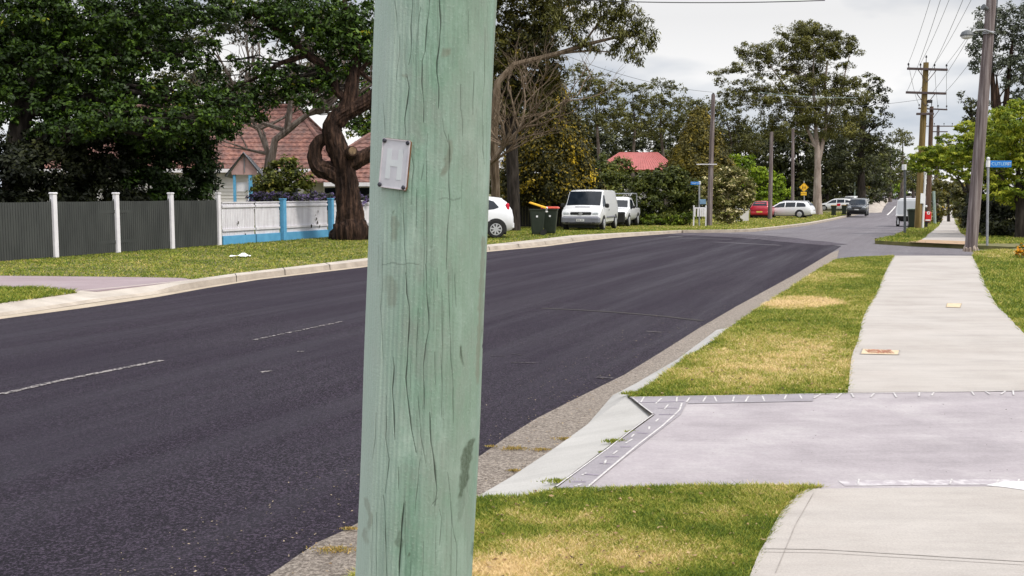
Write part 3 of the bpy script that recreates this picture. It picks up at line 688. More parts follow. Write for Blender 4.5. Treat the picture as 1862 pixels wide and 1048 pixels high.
def leaves(name, C, Nrm, size, tone, mat, parent, asp=.45, droop=0.0):
    n = len(C); t = unit(RNG.normal(size=(n, 3)))
    if droop: t = unit(t*(1-droop)+np.array([0, 0, -1])*droop)
    nn = unit(Nrm+RNG.normal(size=(n, 3))*.55); t = unit(t-nn*np.sum(t*nn, 1)[:, None]); b = np.cross(nn, t)
    s = (size*(.6+.8*RNG.random(n)))[:, None]
    v = np.empty((n, 4, 3)); v[:, 0] = C+t*s; v[:, 1] = C+b*s*asp; v[:, 2] = C-t*s; v[:, 3] = C-b*s*asp
    v = v.reshape(-1, 3)-rootloc(parent)
    return mesh_np(name, v, 4, np.clip(tone, 0, 1), mat, parent)
GROW = 1.0
def crown(name, parent, clumps, leaf, mat, cover=2.4, subr=.28, flat=.7, tone0=.45, tvar=.5, asp=.45, droop=0, shell=.45, maxn=120000, subk=1.0):
    """clumps: (centre, rx, ry, rz). Each clump is a cluster of smaller leaf sprays around its volume, with gaps between them"""
    Cs, Ns, Ts = [], [], []; subs = []; cover *= COV; subk *= 1.35
    for c, rx, ry, rz in clumps:
        A = math.pi*rx*rz; rm = (rx*ry*rz)**(1/3)
        sr = max(subr*rm, leaf*2.2); ns = max(3, int(subk*2.6*(rx*rz)/(sr*sr)))
        ns = min(ns, 400)
        d = unit(RNG.normal(size=(ns, 3))); r = shell+(1-shell)*RNG.random(ns)**.6
        rx, ry, rz = rx*GROW, ry*GROW, rz*GROW
        sc = np.array(c)+d*r[:, None]*np.array([rx, ry, rz])*(.82+.36*RNG.random(ns))[:, None]
        ct = RNG.normal(0, .07)
        NL = int(min(maxn, cover*A/(2*leaf*leaf*asp))); per = max(6, NL//ns)
        sub_t = RNG.normal(0, .13, ns)+ct
        srr = sr*(.6+.8*RNG.random(ns))
        idx = np.repeat(np.arange(ns), per)
        q = unit(RNG.normal(size=(len(idx), 3)))*(RNG.random(len(idx))**.45)[:, None]
        o = q*srr[idx][:, None]*np.array([1.15, 1.15, flat])
        p = sc[idx]+o; Cs.append(p)
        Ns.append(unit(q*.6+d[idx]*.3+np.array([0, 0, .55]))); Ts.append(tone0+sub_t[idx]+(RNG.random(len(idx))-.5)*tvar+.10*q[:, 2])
        subs.append((np.array(c), sc))
    C = np.concatenate(Cs); Nn = np.concatenate(Ns); T = np.concatenate(Ts)
    return leaves(name, C, Nn, leaf, T, mat, parent, asp, droop), subs
def wob(a, b, n, amp, r):
    a, b = Vector(a), Vector(b); L = (b-a).length; pts = []
    for i in range(n+1):
        t = i/n; o = Vector((r.uniform(-1, 1), r.uniform(-1, 1), r.uniform(-1, 1)))*amp*L*(0 if i in (0, n) else 1)
        pts.append(a+(b-a)*t+o+Vector((0, 0, .08*L*math.sin(math.pi*t))))
    return pts
def branches(mb, trunk, trad, subs, r, twigs=5, rb=.35, tw=.016):
    """limbs from the trunk to every clump and twigs from there to its sprays"""
    tp = [Vector(p) for p in trunk]
    for c, sc in subs:
        c = Vector(c); cands = tp[len(tp)//3:] or tp
        k = min(range(len(cands)), key=lambda i: (cands[i]-c).length+max(0, cands[i].z-c.z+.5)*2)
        a = cands[k]; ra = trad[len(tp)-len(cands)+k]*rb
        mb.tube(wob(a, c, 5, .06, r), [ra*(1-.13*i) for i in range(6)], 6)
        for s in sc[:: max(1, len(sc)//twigs)][:twigs]:
            mb.tube(wob(c, s, 3, .08, r), [ra*.32, ra*.24, ra*.16, ra*.08], 4)
def pxc(Y, specs, dy=.8):
    """clump specs in picture terms at depth Y: (px, py, rx, ry[, dY]) -> world ellipsoids"""
    o = []
    for s in specs:
        d = Y+(s[4] if len(s) > 4 else 0); c = P(s[0], s[1], d); k = d/F
        o.append(((c.x, c.y, c.z), s[2]*k, max(s[2], s[3])*k*dy, s[3]*k))
    return o
def tree(name, label, Y, trunk, trad, specs, leaf, mat, bk, cat='tree', group=None, twigs=5, rb=.35, dy=.8, base_z=None, seed=1, **kw):
    """trunk: picture points at depth Y (first one is dropped to the ground)"""
    r = random.Random(seed)
    tp = [P(p[0], p[1], Y+(p[2] if len(p) > 2 else 0)) for p in trunk]
    g = H(tp[0].y)+V-.05; tp[0].z = g
    o = thing(name, label, cat, (tp[0].x, tp[0].y, g), 0, group)
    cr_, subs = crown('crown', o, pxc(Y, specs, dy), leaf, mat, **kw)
    trad = list(trad); trad[-1] *= .35; mb = MB(); mb.tube(tp, trad, 10); branches(mb, tp, trad, subs, r, twigs, rb)
    mb.build('trunk', bk, o, smooth=True)
    return o

# --- far left: big spreading dark tree over the charcoal fence
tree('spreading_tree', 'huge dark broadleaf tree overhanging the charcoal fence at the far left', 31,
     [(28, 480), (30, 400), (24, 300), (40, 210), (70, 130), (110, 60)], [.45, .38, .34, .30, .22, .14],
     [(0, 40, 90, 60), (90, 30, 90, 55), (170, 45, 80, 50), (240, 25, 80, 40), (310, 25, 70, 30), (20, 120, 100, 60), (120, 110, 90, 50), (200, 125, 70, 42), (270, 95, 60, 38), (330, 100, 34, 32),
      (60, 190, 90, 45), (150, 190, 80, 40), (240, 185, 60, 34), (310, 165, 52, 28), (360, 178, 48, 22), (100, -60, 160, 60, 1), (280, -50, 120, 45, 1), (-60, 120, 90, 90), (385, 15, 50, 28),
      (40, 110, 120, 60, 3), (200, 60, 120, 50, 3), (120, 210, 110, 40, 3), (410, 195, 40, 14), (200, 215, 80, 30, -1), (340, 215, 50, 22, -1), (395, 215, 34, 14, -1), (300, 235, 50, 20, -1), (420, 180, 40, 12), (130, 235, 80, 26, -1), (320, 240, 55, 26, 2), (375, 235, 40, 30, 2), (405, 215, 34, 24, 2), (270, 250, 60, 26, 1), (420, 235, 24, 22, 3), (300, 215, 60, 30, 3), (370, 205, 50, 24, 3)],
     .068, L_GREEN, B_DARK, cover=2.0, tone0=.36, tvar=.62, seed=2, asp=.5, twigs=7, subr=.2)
# shrubs behind the charcoal fence, dense and dark
for k, (x, y, rx, ry, dY, lb) in enumerate(((5, 330, 80, 90, 0, 'dense dark shrub at the far left edge behind the charcoal fence'), (105, 300, 70, 85, 1.5, 'dense dark shrub behind the first white post of the charcoal fence'),
                                           (190, 315, 65, 75, 2.5, 'dense dark shrub behind the second white post of the charcoal fence'), (270, 300, 62, 85, 3.5, 'tall dark green shrub behind the middle charcoal panel'), (340, 300, 56, 86, 4.8, 'rounded dark green shrub beside the grey porch roof'))):
    tree('dense_shrub', lb, 29.5+dY, [(x, 480), (x+4, 400), (x, 330)], [.12, .1, .06],
         [(x, y, rx, ry), (x-rx*.4, y-ry*.5, rx*.5, ry*.4), (x+rx*.4, y-ry*.3, rx*.5, ry*.45), (x, y+ry*.5, rx, ry*.4)], .07, L_DARK if k < 3 else L_GREEN, B_DARK, cat='shrub', group='shrubs behind the charcoal fence', cover=2.6, tone0=.12 if k < 3 else .14, tvar=.45, seed=20+k, twigs=3)

# --- the twisted old tree in front of the picket fence
Y0 = 35.6; o = thing('twisted_tree', 'gnarled old tree with reddish bark and twisting limbs in front of the white picket fence', 'tree', tuple(G(640, 437, V)))
r = random.Random(31)
def pp(*a): return [P(x, y, Y0+(z[0] if z else 0)) for x, y, *z in a]
mb = MB()
rtube(mb, [G(640, 440, V-.1)]+pp((639, 425), (637, 400), (635, 370), (632, 345), (628, 318), (622, 290), (612, 262), (604, 240), (608, 222), (622, 208), (644, 196), (664, 186), (682, 172), (700, 150), (730, 120)),
        [.82, .60, .47, .41, .39, .37, .36, .35, .33, .31, .29, .27, .25, .23, .2, .15], 40, seed=1)
rtube(mb, pp((614, 225), (628, 205), (636, 180), (640, 155), (644, 130), (650, 100), (645, 60), (630, 20), (620, -40)), [.26, .27, .24, .23, .18, .13, .11, .08, .05], 24, seed=2)   # grey upright leader
rtube(mb, pp((632, 345), (618, 325), (600, 312), (582, 306), (572, 290), (574, 268), (584, 254), (590, 249)), [.24, .28, .31, .29, .24, .22, .2, .13], 30, seed=3, amp=.14)   # low left burl
rtube(mb, pp((630, 300), (645, 292), (662, 285), (690, 268), (720, 250)), [.28, .30, .24, .2, .15], 24, seed=4)
mb.tube(pp((634, 283), (640, 276, -.5), (641, 275, -.65)), [.25, .2, .17], 10)            # knot stub facing the street
mb.tube(pp((634, 190), (612, 165), (604, 140), (590, 120), (565, 105), (530, 75), (490, 45), (450, 20), (400, 10)), [.14, .15, .15, .14, .14, .12, .10, .07, .04], 8)
mb.tube(pp((560, 100), (510, 115), (470, 140), (420, 165)), [.1, .08, .06, .03], 6)
mb.tube(pp((640, 150), (655, 130), (672, 110), (690, 100)), [.1, .09, .07, .05], 6)
mb.tube(pp((652, 128), (672, 145), (690, 158)), [.09, .08, .06], 6)
mb.tube(pp((600, 135), (585, 160), (560, 175)), [.07, .05, .03], 6)
mb.build('trunk', B_RED, o, smooth=True)
m2 = MB(); a, b = P(641, 274.5, Y0-.68), P(641, 274.5, Y0-.60); m2.cyl(b, a, .13, 12); m2.build('cut_knot', pm('cut wood face', (.3, .2, .11), (.12, .08, .05), 14, .9), o)
cl = pxc(Y0, [(425, 15, 60, 26), (480, 30, 60, 28), (540, 25, 60, 35), (600, 35, 55, 42), (655, 30, 40, 45), (560, 75, 50, 26), (620, 95, 42, 32), (665, 95, 24, 30), (470, 125, 44, 14), (530, 140, 50, 22), (575, 165, 40, 18),
              (435, 165, 50, 16), (500, 175, 50, 15), (560, 190, 35, 12), (520, -40, 130, 40, 1), (385, 60, 24, 30), (375, 110, 24, 24), (505, 75, 34, 22), (470, 65, 20, 12), (640, 200, 26, 18, 1.5), (610, 125, 30, 22), (590, 140, 22, 14), (430, 200, 45, 14), (620, 60, 60, 34), (510, 150, 50, 20), (455, 212, 34, 14), (470, 190, 34, 12), (385, 140, 30, 26), (430, 110, 18, 10)])
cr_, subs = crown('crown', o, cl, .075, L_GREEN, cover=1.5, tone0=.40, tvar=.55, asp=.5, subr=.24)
mb = MB(); tp = pp((440, 15), (490, 45), (530, 75), (565, 105), (604, 140), (640, 155), (650, 100), (630, 20)); branches(mb, tp, [.08, .1, .12, .13, .14, .15, .1, .08], subs, r, 6, .3); mb.build('twigs', B_DARK, o, smooth=True)
# foliage of a taller tree behind it, brownish
tree('background_tree', 'brownish green tree seen behind the twisted tree and the green pole', 62, [(700, 400), (700, 250), (690, 150), (680, 80)], [.4, .35, .3, .2],
     [(600, 70, 60, 50), (655, 60, 40, 60), (660, 170, 34, 40), (690, 240, 32, 44), (655, 235, 26, 26), (640, 120, 50, 40), (690, 290, 24, 30), (590, 150, 40, 22), (720, 60, 50, 60), (560, 20, 60, 40)], .12, L_GREEN, B_DARK, cover=1.7, tone0=.5, seed=41)
tree('background_tree', 'tall dark tree over the tiled roof at the far left', 70, [(250, 430), (250, 250), (240, 120)], [.4, .35, .3],
     [(60, 150, 80, 60), (150, 130, 80, 50), (240, 120, 70, 60), (330, 170, 60, 50), (0, 100, 80, 90), (330, 60, 50, 50), (420, 185, 50, 26), (560, 160, 60, 34), (480, 170, 50, 22), (250, 30, 90, 60), (60, 40, 90, 60), (450, 20, 70, 50), (600, 130, 60, 34), (430, 150, 40, 24), (520, 190, 60, 22), (380, 150, 40, 34), (660, 200, 50, 40)], .13, L_DARK, B_DARK, cover=1.5, tone0=.5, seed=42)
# bare grey tree in the garden
def bare(name, label, Y, stem, r0, nb, ln, seed, mat, group=None):
    r = random.Random(seed); tp = [P(p[0], p[1], Y) for p in stem]; g = H(Y)+V; tp[0].z = g
    o = thing(name, label, 'tree', (tp[0].x, tp[0].y, g), 0, group); mb = MB(); n = len(tp)
    mb.tube(tp, [r0*(1-.6*i/(n-1)) for i in range(n)], 8)
    def rec(a, d, L, rad, dep):
        pts = [a]; dd = d.copy()
        for i in range(4):
            dd = (dd+Vector((r.uniform(-.35, .35), r.uniform(-.35, .35), r.uniform(-.2, .35)))).normalized(); pts.append(pts[-1]+dd*L/4)
        mb.tube(pts, [rad*(1-.17*i) for i in range(5)], 5)
        if dep:
            for k in range(3):
                e = (dd+Vector((r.uniform(-.9, .9), r.uniform(-.6, .6), r.uniform(-.4, .8)))).normalized(); rec(pts[r.choice((2, 3, 4))], e, L*.62, rad*.5, dep-1)
    for k in range(nb):
        i = r.randrange(n//2, n); rec(tp[i], Vector((r.uniform(-1, 1), r.uniform(-.5, .5), r.uniform(.1, .9))).normalized(), ln*r.uniform(.6, 1.1), r0*.5, 3)
    mb.build('branches', mat, o, smooth=True); return o
bare('bare_tree', 'leafless grey tree with a thick leaning limb in front of the tiled roof', 42, [(492, 420), (493, 340), (494, 290), (500, 255), (520, 238), (560, 208), (590, 200)], .2, 10, 3.0, 3, B_GREY, 'bare trees')
bare('bare_tree', 'second leafless grey tree behind the first with thin upright twigs', 44, [(480, 420), (482, 330), (488, 280), (470, 235), (448, 205)], .16, 12, 2.8, 5, B_GREY, 'bare trees')
bare('bare_tree', 'leafless brown tree with spreading bare branches just right of the green pole', 44, [(880, 425), (884, 350), (890, 300), (915, 265), (945, 235)], .13, 20, 2.8, 9, B_TWIG, 'bare trees')
tree('round_bush', 'rounded olive green bush in the garden behind the picket fence', 41.5, [(515, 440), (515, 380)], [.12, .08],
     [(515, 322, 44, 30), (495, 345, 36, 24), (540, 348, 34, 24), (515, 300, 25, 18), (480, 330, 20, 16), (552, 330, 20, 14), (515, 370, 50, 14)], .085, L_SHRUB, B_DARK, cat='shrub', cover=2.0, tone0=.52, tvar=.7, seed=51, asp=.5)
for k, x in enumerate((470, 500, 532, 562, 592, 652)):
    tree('lavender_bush', ['lavender bush nearest the cracked white fence panel', 'lavender bush left of the first blue fence post', 'lavender bush behind the first blue fence post', 'lavender bush above the middle white fence panel', 'lavender bush beside the second blue fence post', 'lavender bush between the twisted tree and the green pole'][k], 38.5+k*.4,
         [(x, 430), (x, 390)], [.04, .02], [(x, 366, 20, 9), (x-8, 358, 10, 7), (x+9, 357, 10, 7)], .05, L_LAV, B_DARK, cat='shrub', group='lavender behind the picket fence', cover=2.4, tone0=.62, tvar=.7, seed=60+k, asp=.4)

# --- right of the green pole
tree('tall_gum_tree', 'tall dark trunked gum with one long branch reaching right over the street', 47,
     [(934, 430), (934, 380), (933, 330), (930, 260), (925, 180), (930, 110), (940, 40)], [.32, .29, .28, .27, .25, .2, .12],
     [(915, 30, 45, 40), (960, 25, 50, 38), (900, 90, 40, 45), (945, 85, 50, 40), (985, 70, 40, 32), (910, 150, 45, 34), (960, 130, 48, 32), (1000, 120, 34, 28), (925, 200, 44, 30), (975, 175, 40, 28), (1010, 155, 22, 20), (880, 200, 40, 50, 1), (920, -40, 90, 50), (1010, 10, 45, 26), (900, 250, 30, 26, 2), (940, 100, 70, 60, 3), (940, 190, 60, 40, 3)],
     .10, L_BROWN, B_DARK, cover=1.9, tone0=.42, tvar=.6, seed=71, asp=.36, droop=.35, twigs=6)
o = thing('overhanging_branch_tree', 'leafy gum bough hanging into the sky above the golden conifer', 'tree', tuple(base(905, 46.2)))
mb = MB(); Y0 = 45.5
mb.tube([base(905, 46.2, V-.05)]+pp((902, 380), (898, 240), (905, 150), (935, 118), (975, 108), (1020, 96), (1060, 83), (1095, 74), (1130, 66), (1160, 66)), [.2, .19, .18, .16, .13, .11, .10, .09, .07, .05, .03], 8)
mb.tube(pp((1060, 82), (1075, 60), (1090, 40), (1095, 10)), [.07, .05, .04, .02], 6)
mb.tube(pp((1000, 100), (1040, 95), (1080, 92), (1110, 95)), [.07, .05, .04, .02], 6)
cl = pxc(Y0, [(1030, 55, 34, 26), (1055, 75, 26, 18), (1065, 30, 24, 30), (1100, 22, 34, 24), (1140, 24, 34, 22), (1165, 50, 26, 24), (1178, 80, 18, 20), (1130, 62, 34, 24), (1105, 48, 24, 18), (1150, 95, 22, 18), (1160, 112, 10, 10), (1118, 92, 18, 14), (1085, 85, 18, 9), (1010, 30, 30, 26), (1060, -20, 60, 26), (1130, -10, 50, 20), (1190, 62, 9, 12)])
cr_, subs = crown('crown', o, cl, .085, L_GUM, cover=1.35, tone0=.42, tvar=.6, asp=.3, droop=.6, subr=.3, flat=1.0, shell=.2)
branches(mb, pp((1020, 96), (1060, 83), (1095, 74), (1130, 66), (1090, 40)), [.1, .09, .07, .06, .05], subs, random.Random(8), 7, .35); mb.build('trunk', B_TWIG, o, smooth=True)

def conifer(name, label, Y, apx, apy, halfw, by, leaf, mat, n, seed, tone0=.5, lean=0):
    r_ = np.random.default_rng(seed); top = P(apx, apy, Y); b = P(apx-lean, by, Y); zb = b.z; ht = top.z-zb; R = halfw*Y/F
    g = H(Y)+V-.05; o = thing(name, label, 'conifer', (b.x, Y, g))
    k = 1100; t = r_.random(k)**.75; a = r_.random(k)*2*np.pi      # sprays over a bumpy cone
    rad = R*(1-t**1.25)*(.74+.3*r_.random(k)+.10*np.sin(a*5+t*14))+.05*R
    rad *= np.where(t < .12, .82+1.5*t, 1)
    c = np.stack([b.x+(top.x-b.x)*t+rad*np.cos(a), Y+rad*np.sin(a), zb+ht*t], 1)
    per = n//k; i = np.repeat(np.arange(k), per); q = unit(r_.normal(size=(len(i), 3)))*(r_.random(len(i))**.5)[:, None]
    sr = R*.15*(.6+.8*r_.random(k)); p = c[i]+q*sr[i][:, None]*np.array([1, 1, 1.25])
    nn = np.stack([np.cos(a), np.sin(a), np.full(k, .6)], 1)[i]*.6+q*.7
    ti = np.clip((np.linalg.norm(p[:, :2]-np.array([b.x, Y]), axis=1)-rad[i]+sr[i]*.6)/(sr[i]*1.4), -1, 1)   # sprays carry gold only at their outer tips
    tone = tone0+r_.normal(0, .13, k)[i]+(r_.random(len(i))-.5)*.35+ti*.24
    leaves('crown', p, nn, leaf, tone, mat, o, .5)
    mb = MB(); mb.tube([(b.x, Y, g), (b.x, Y, zb+ht*.3), (top.x, Y, zb+ht*.95)], [R*.07, R*.05, R*.01], 8)
    for j in range(0, k, 9): mb.tube([(b.x, Y, max(g+.2, c[j][2]-.3)), tuple(c[j])], [R*.012, R*.004], 4)
    mb.build('trunk', B_DARK, o); return o
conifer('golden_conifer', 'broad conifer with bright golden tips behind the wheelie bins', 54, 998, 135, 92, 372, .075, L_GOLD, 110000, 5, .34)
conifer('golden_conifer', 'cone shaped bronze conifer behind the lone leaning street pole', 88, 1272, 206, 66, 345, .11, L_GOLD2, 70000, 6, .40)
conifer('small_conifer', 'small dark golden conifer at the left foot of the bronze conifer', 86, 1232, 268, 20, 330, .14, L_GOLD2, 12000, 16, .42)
# shrubs behind the dark fence
for k, (x, y, rx, ry, Y, m, lb) in enumerate(((905, 335, 26, 28, 60, L_SHRUB, 'olive shrub above the dark fence beside the green pole'), (965, 340, 34, 26, 60.5, L_SHRUB, 'loose olive shrub above the dark fence behind the bins'), (1020, 350, 38, 34, 58, L_SHRUB, 'leafy shrub behind the white van at its left'), (1080, 345, 46, 44, 62, L_SHRUB, 'leafy shrub directly behind the white van'), (1110, 315, 40, 34, 66, L_SHRUB, 'taller shrub under the red sheet roof'))):
    tree('garden_shrub', lb, Y, [(x, 430), (x, 370)], [.1, .07], [(x, y, rx, ry), (x-rx*.4, y-ry*.4, rx*.55, ry*.5), (x+rx*.4, y-ry*.35, rx*.55, ry*.5), (x, y+ry*.7, rx, ry*.5)], .10, m, B_DARK, cat='shrub', group='shrubs behind the dark fence', cover=2.1, tone0=.5, tvar=.6, seed=80+k, twigs=3)
tree('large_shrub', 'big dense green shrub between the white van and the small blue street sign', 63, [(1200, 420), (1200, 370)], [.15, .1],
     [(1175, 365, 36, 42), (1215, 355, 46, 50), (1245, 375, 30, 34), (1200, 325, 36, 22), (1160, 390, 26, 20), (1250, 350, 26, 26), (1230, 325, 24, 16), (1205, 395, 60, 14), (1165, 335, 22, 22)], .10, L_SHRUB, B_DARK, cat='shrub', cover=2.3, tone0=.36, tvar=.55, seed=91)
tree('low_shrub', 'low yellowish shrub at the foot of the big green shrub', 61.5, [(1200, 420), (1200, 400)], [.08, .05], [(1190, 400, 26, 9), (1225, 401, 22, 8), (1248, 396, 16, 12)], .08, L_CYP, B_DARK, cat='shrub', cover=2.2, tone0=.3, seed=92, twigs=2)
tree('flowering_shrub', 'cream flowering shrub right of the lone leaning street pole', 66, [(1325, 420), (1325, 370)], [.12, .08],
     [(1315, 350, 26, 34), (1340, 345, 30, 34), (1330, 320, 26, 18), (1318, 385, 22, 22), (1345, 375, 18, 20), (1305, 330, 14, 18), (1362, 350, 12, 16), (1285, 345, 16, 26), (1330, 398, 20, 8)], .095, L_FLOW, B_TWIG, cat='shrub', cover=2.1, tone0=.50, tvar=.8, seed=93)
tree('lime_tree', 'bright lime green small tree behind the red and white parked cars', 104, [(1390, 410), (1390, 350), (1385, 310)], [.2, .15, .1],
     [(1350, 300, 24, 12), (1370, 315, 26, 16), (1395, 330, 30, 16), (1420, 350, 22, 11), (1385, 352, 32, 12), (1345, 325, 20, 14), (1410, 335, 14, 10), (1360, 290, 12, 8), (1395, 365, 28, 8), (1335, 290, 10, 7)], .15, L_LIME, B_DARK, cover=2.0, tone0=.45, seed=94, dy=.6)

# --- row of gums behind the middle
GROW = 1.28
def gum(name, label, Y, trunk, trad, specs, leaf=.14, mat=None, bk=None, **kw):
    k = dict(cover=1.55, tone0=.45, tvar=.42, asp=.4, flat=.8, subr=.32, shell=.25); k.update(kw)
    return tree(name, label, Y, trunk, trad, specs, leaf, mat or L_GUM, bk or B_GREY, **k)
gums = [
 (108, [(1092, 400), (1090, 300), (1085, 220), (1080, 160)], [(1055, 125, 16, 10), (1065, 150, 28, 18), (1095, 150, 30, 14), (1050, 185, 24, 16), (1085, 185, 34, 16), (1110, 175, 20, 16), (1070, 220, 40, 22), (1110, 215, 30, 18)], 'leftmost tall gum in the row behind the golden conifer'),
 (112, [(1152, 400), (1150, 300), (1155, 230), (1150, 170)], [(1130, 160, 24, 10), (1160, 158, 26, 9), (1145, 185, 30, 12), (1180, 178, 22, 10), (1125, 205, 28, 14), (1165, 210, 34, 14), (1150, 235, 36, 14)], 'second tall gum in the row, above the red sheet roof'),
 (116, [(1212, 400), (1208, 300), (1200, 230), (1205, 180)], [(1200, 155, 24, 8), (1225, 165, 20, 9), (1205, 185, 30, 12), (1180, 200, 22, 12), (1235, 195, 24, 12), (1210, 215, 34, 12), (1190, 235, 30, 14), (1235, 228, 24, 12)], 'third tall gum in the row, left of the bronze conifer'),
 (122, [(1262, 400), (1262, 300), (1258, 230), (1260, 200)], [(1250, 185, 20, 8), (1275, 188, 22, 8), (1262, 205, 28, 12), (1240, 215, 22, 12), (1290, 205, 18, 12), (1275, 228, 30, 14)], 'fourth gum in the row, rising behind the bronze conifer'),
 (124, [(1320, 400), (1322, 330), (1330, 260), (1318, 200)], [(1308, 195, 18, 7), (1335, 185, 20, 8), (1322, 215, 22, 12), (1345, 230, 26, 16), (1305, 235, 22, 14), (1330, 262, 32, 16), (1365, 262, 28, 18)], 'slender gum right of the lone leaning street pole')]
for k, (Y, tk, sp, lb) in enumerate(gums): gum('gum_tree', lb, Y, tk, [.24, .19, .12, .06], sp, seed=100+k, group='row of gum trees beyond the houses', mat=L_GUM, tone0=.36, bk=B_GREY)
# --- dark wood behind: individual trees
dk = [(1060, 270, 50, 60, 140, 'behind the golden conifer'), (1120, 265, 46, 50, 150, 'left of the red sheet roof'), (1180, 270, 46, 48, 142, 'above the red sheet roof'), (1240, 275, 44, 52, 152, 'behind the small conifer'), (1300, 285, 44, 55, 146, 'behind the bronze conifer'), (1355, 275, 44, 55, 140, 'behind the lime green tree'), (1405, 285, 40, 70, 132, 'behind the second bare street pole'), (1450, 290, 40, 70, 130, 'behind the yellow diamond sign'), (1500, 290, 40, 75, 136, 'behind the big gum trunk'), (1545, 285, 40, 75, 142, 'behind the pale green post'), (1590, 305, 30, 55, 170, 'above the stony bank')]
for k, (x, y, rx, ry, Y, lb) in enumerate(dk):
    gum('dark_woodland_tree', 'dark background tree '+lb, Y, [(x, 400), (x+3, 330), (x, 270)], [.4, .34, .2],
        [(x, y, rx*.8, ry*.6), (x-rx*.5, y-ry*.3, rx*.5, ry*.3), (x+rx*.5, y-ry*.35, rx*.5, ry*.3), (x, y-ry*.7, rx*.55, ry*.25), (x-rx*.4, y+ry*.5, rx*.6, ry*.45), (x+rx*.4, y+ry*.5, rx*.6, ry*.45), (x, y+ry*.95, rx, ry*.35)],
        leaf=.24, mat=L_DARK, seed=120+k, cover=1.6, tone0=.55, twigs=3, group='dark trees of the far woodland', bk=B_DARK)
# --- the big gum with pale trunk
gum('big_gum_tree', 'tallest gum with a pale forked trunk and layered crown beside the parked cars', 108,
    [(1487, 391), (1486, 350), (1487, 300), (1486, 272), (1484, 240), (1482, 200), (1478, 150), (1480, 100)], [.52, .40, .33, .28, .2, .17, .13, .09],
    [(1472, 48, 24, 10), (1445, 58, 26, 10), (1505, 60, 24, 10), (1535, 72, 20, 9), (1480, 78, 32, 9), (1420, 85, 24, 10), (1550, 90, 9, 10), (1375, 88, 26, 10), (1352, 98, 16, 10), (1450, 102, 26, 8), (1400, 112, 24, 8), (1505, 100, 22, 9), (1318, 130, 26, 5), (1345, 128, 18, 5), (1355, 150, 18, 6), (1312, 148, 12, 6), (1430, 128, 22, 8), (1390, 140, 20, 7), (1460, 140, 24, 8), (1500, 138, 20, 8), (1530, 120, 16, 7),
     (1325, 170, 18, 8), (1345, 195, 14, 7), (1400, 165, 26, 9), (1440, 168, 24, 8), (1480, 165, 22, 8), (1520, 155, 28, 10), (1555, 150, 20, 7), (1430, 195, 30, 10), (1475, 195, 28, 9), (1520, 185, 30, 10), (1560, 178, 24, 8), (1385, 190, 22, 8), (1500, 215, 34, 11), (1450, 222, 34, 10), (1550, 210, 26, 10), (1320, 188, 10, 6), (1405, 215, 24, 9), (1470, 62, 34, 16), (1510, 82, 30, 14), (1440, 78, 34, 14), (1400, 98, 30, 12), (1480, 95, 40, 12), (1530, 95, 24, 12), (1470, 120, 44, 12), (1510, 150, 40, 12), (1450, 150, 40, 12), (1480, 182, 50, 12), (1530, 170, 34, 12), (1400, 180, 40, 12), (1360, 170, 30, 12), (1360, 120, 30, 8), (1470, 210, 50, 14), (1520, 230, 44, 16), (1420, 240, 44, 16)],
    leaf=.115, seed=140, bk=B_GUM, rb=.22, cover=2.1, subr=.42, tone0=.45, twigs=4, flat=.8)
mb = MB(); Y0 = 108; big = bpy.data.objects['big_gum_tree']
mb.tube(pp((1487, 300), (1494, 270), (1500, 240), (1502, 200), (1500, 150), (1505, 110)), [.26, .22, .19, .16, .12, .08], 8)
mb.tube(pp((1486, 272), (1470, 240), (1455, 200), (1430, 160), (1400, 120)), [.2, .16, .13, .1, .05], 8)
mb.tube(pp((1502, 220), (1520, 180), (1535, 140), (1545, 100)), [.12, .1, .07, .04], 6)
mb.build('upper_limbs', B_GUM, big, smooth=True)
gum('layered_dark_tree', 'dark tree with flat layered boughs right of the big gum', 128, [(1568, 395), (1566, 330), (1565, 260), (1572, 200), (1580, 160)], [.55, .45, .35, .25, .15],
    [(1580, 142, 24, 5), (1600, 148, 8, 4), (1570, 158, 26, 6), (1598, 165, 16, 5), (1585, 180, 26, 6), (1555, 190, 22, 8), (1605, 185, 10, 4), (1580, 200, 30, 7), (1610, 210, 10, 4), (1565, 222, 34, 10), (1595, 225, 22, 7), (1555, 255, 40, 18), (1600, 255, 22, 12), (1575, 290, 36, 22), (1545, 300, 30, 26)], leaf=.17, mat=L_DARK, bk=B_DARK, seed=150, tone0=.6, cover=2.0)
for k, (x, y, rx, ry, Y, m, lb) in enumerate(((1590, 315, 24, 34, 160, L_SHRUB, 'olive green weeping tree above the stony bank'), (1618, 300, 22, 40, 185, L_SHRUB, 'tallest olive tree at the left of the road crest'), (1642, 315, 16, 34, 215, L_GUM, 'small distant tree where the road disappears'), (1660, 325, 16, 26, 225, L_SHRUB, 'distant tree behind the power poles'), (1635, 345, 14, 12, 205, L_LIME, 'bright distant shrub just above the road crest'),
                                             (1640, 250, 20, 16, 190, L_GUM, 'sparse gum crown left of the first power pole'), (1700, 285, 26, 22, 240, L_GUM, 'hazy far gum behind the power poles'))):
    gum('roadside_tree', lb, Y, [(x, 385), (x, 340), (x+2, y-ry*.5)], [.35, .3, .12], [(x, y, rx, ry*.6), (x-rx*.4, y-ry*.5, rx*.6, ry*.3), (x+rx*.4, y-ry*.35, rx*.6, ry*.3), (x, y-ry*.8, rx*.5, ry*.22), (x-rx*.3, y+ry*.5, rx*.6, ry*.45), (x+rx*.3, y+ry*.5, rx*.6, ry*.45)],
        leaf=.24, mat=m, seed=160+k, cover=1.7 if k < 5 else 1.0, tone0=.42, twigs=3, group='trees along the far end of the street')
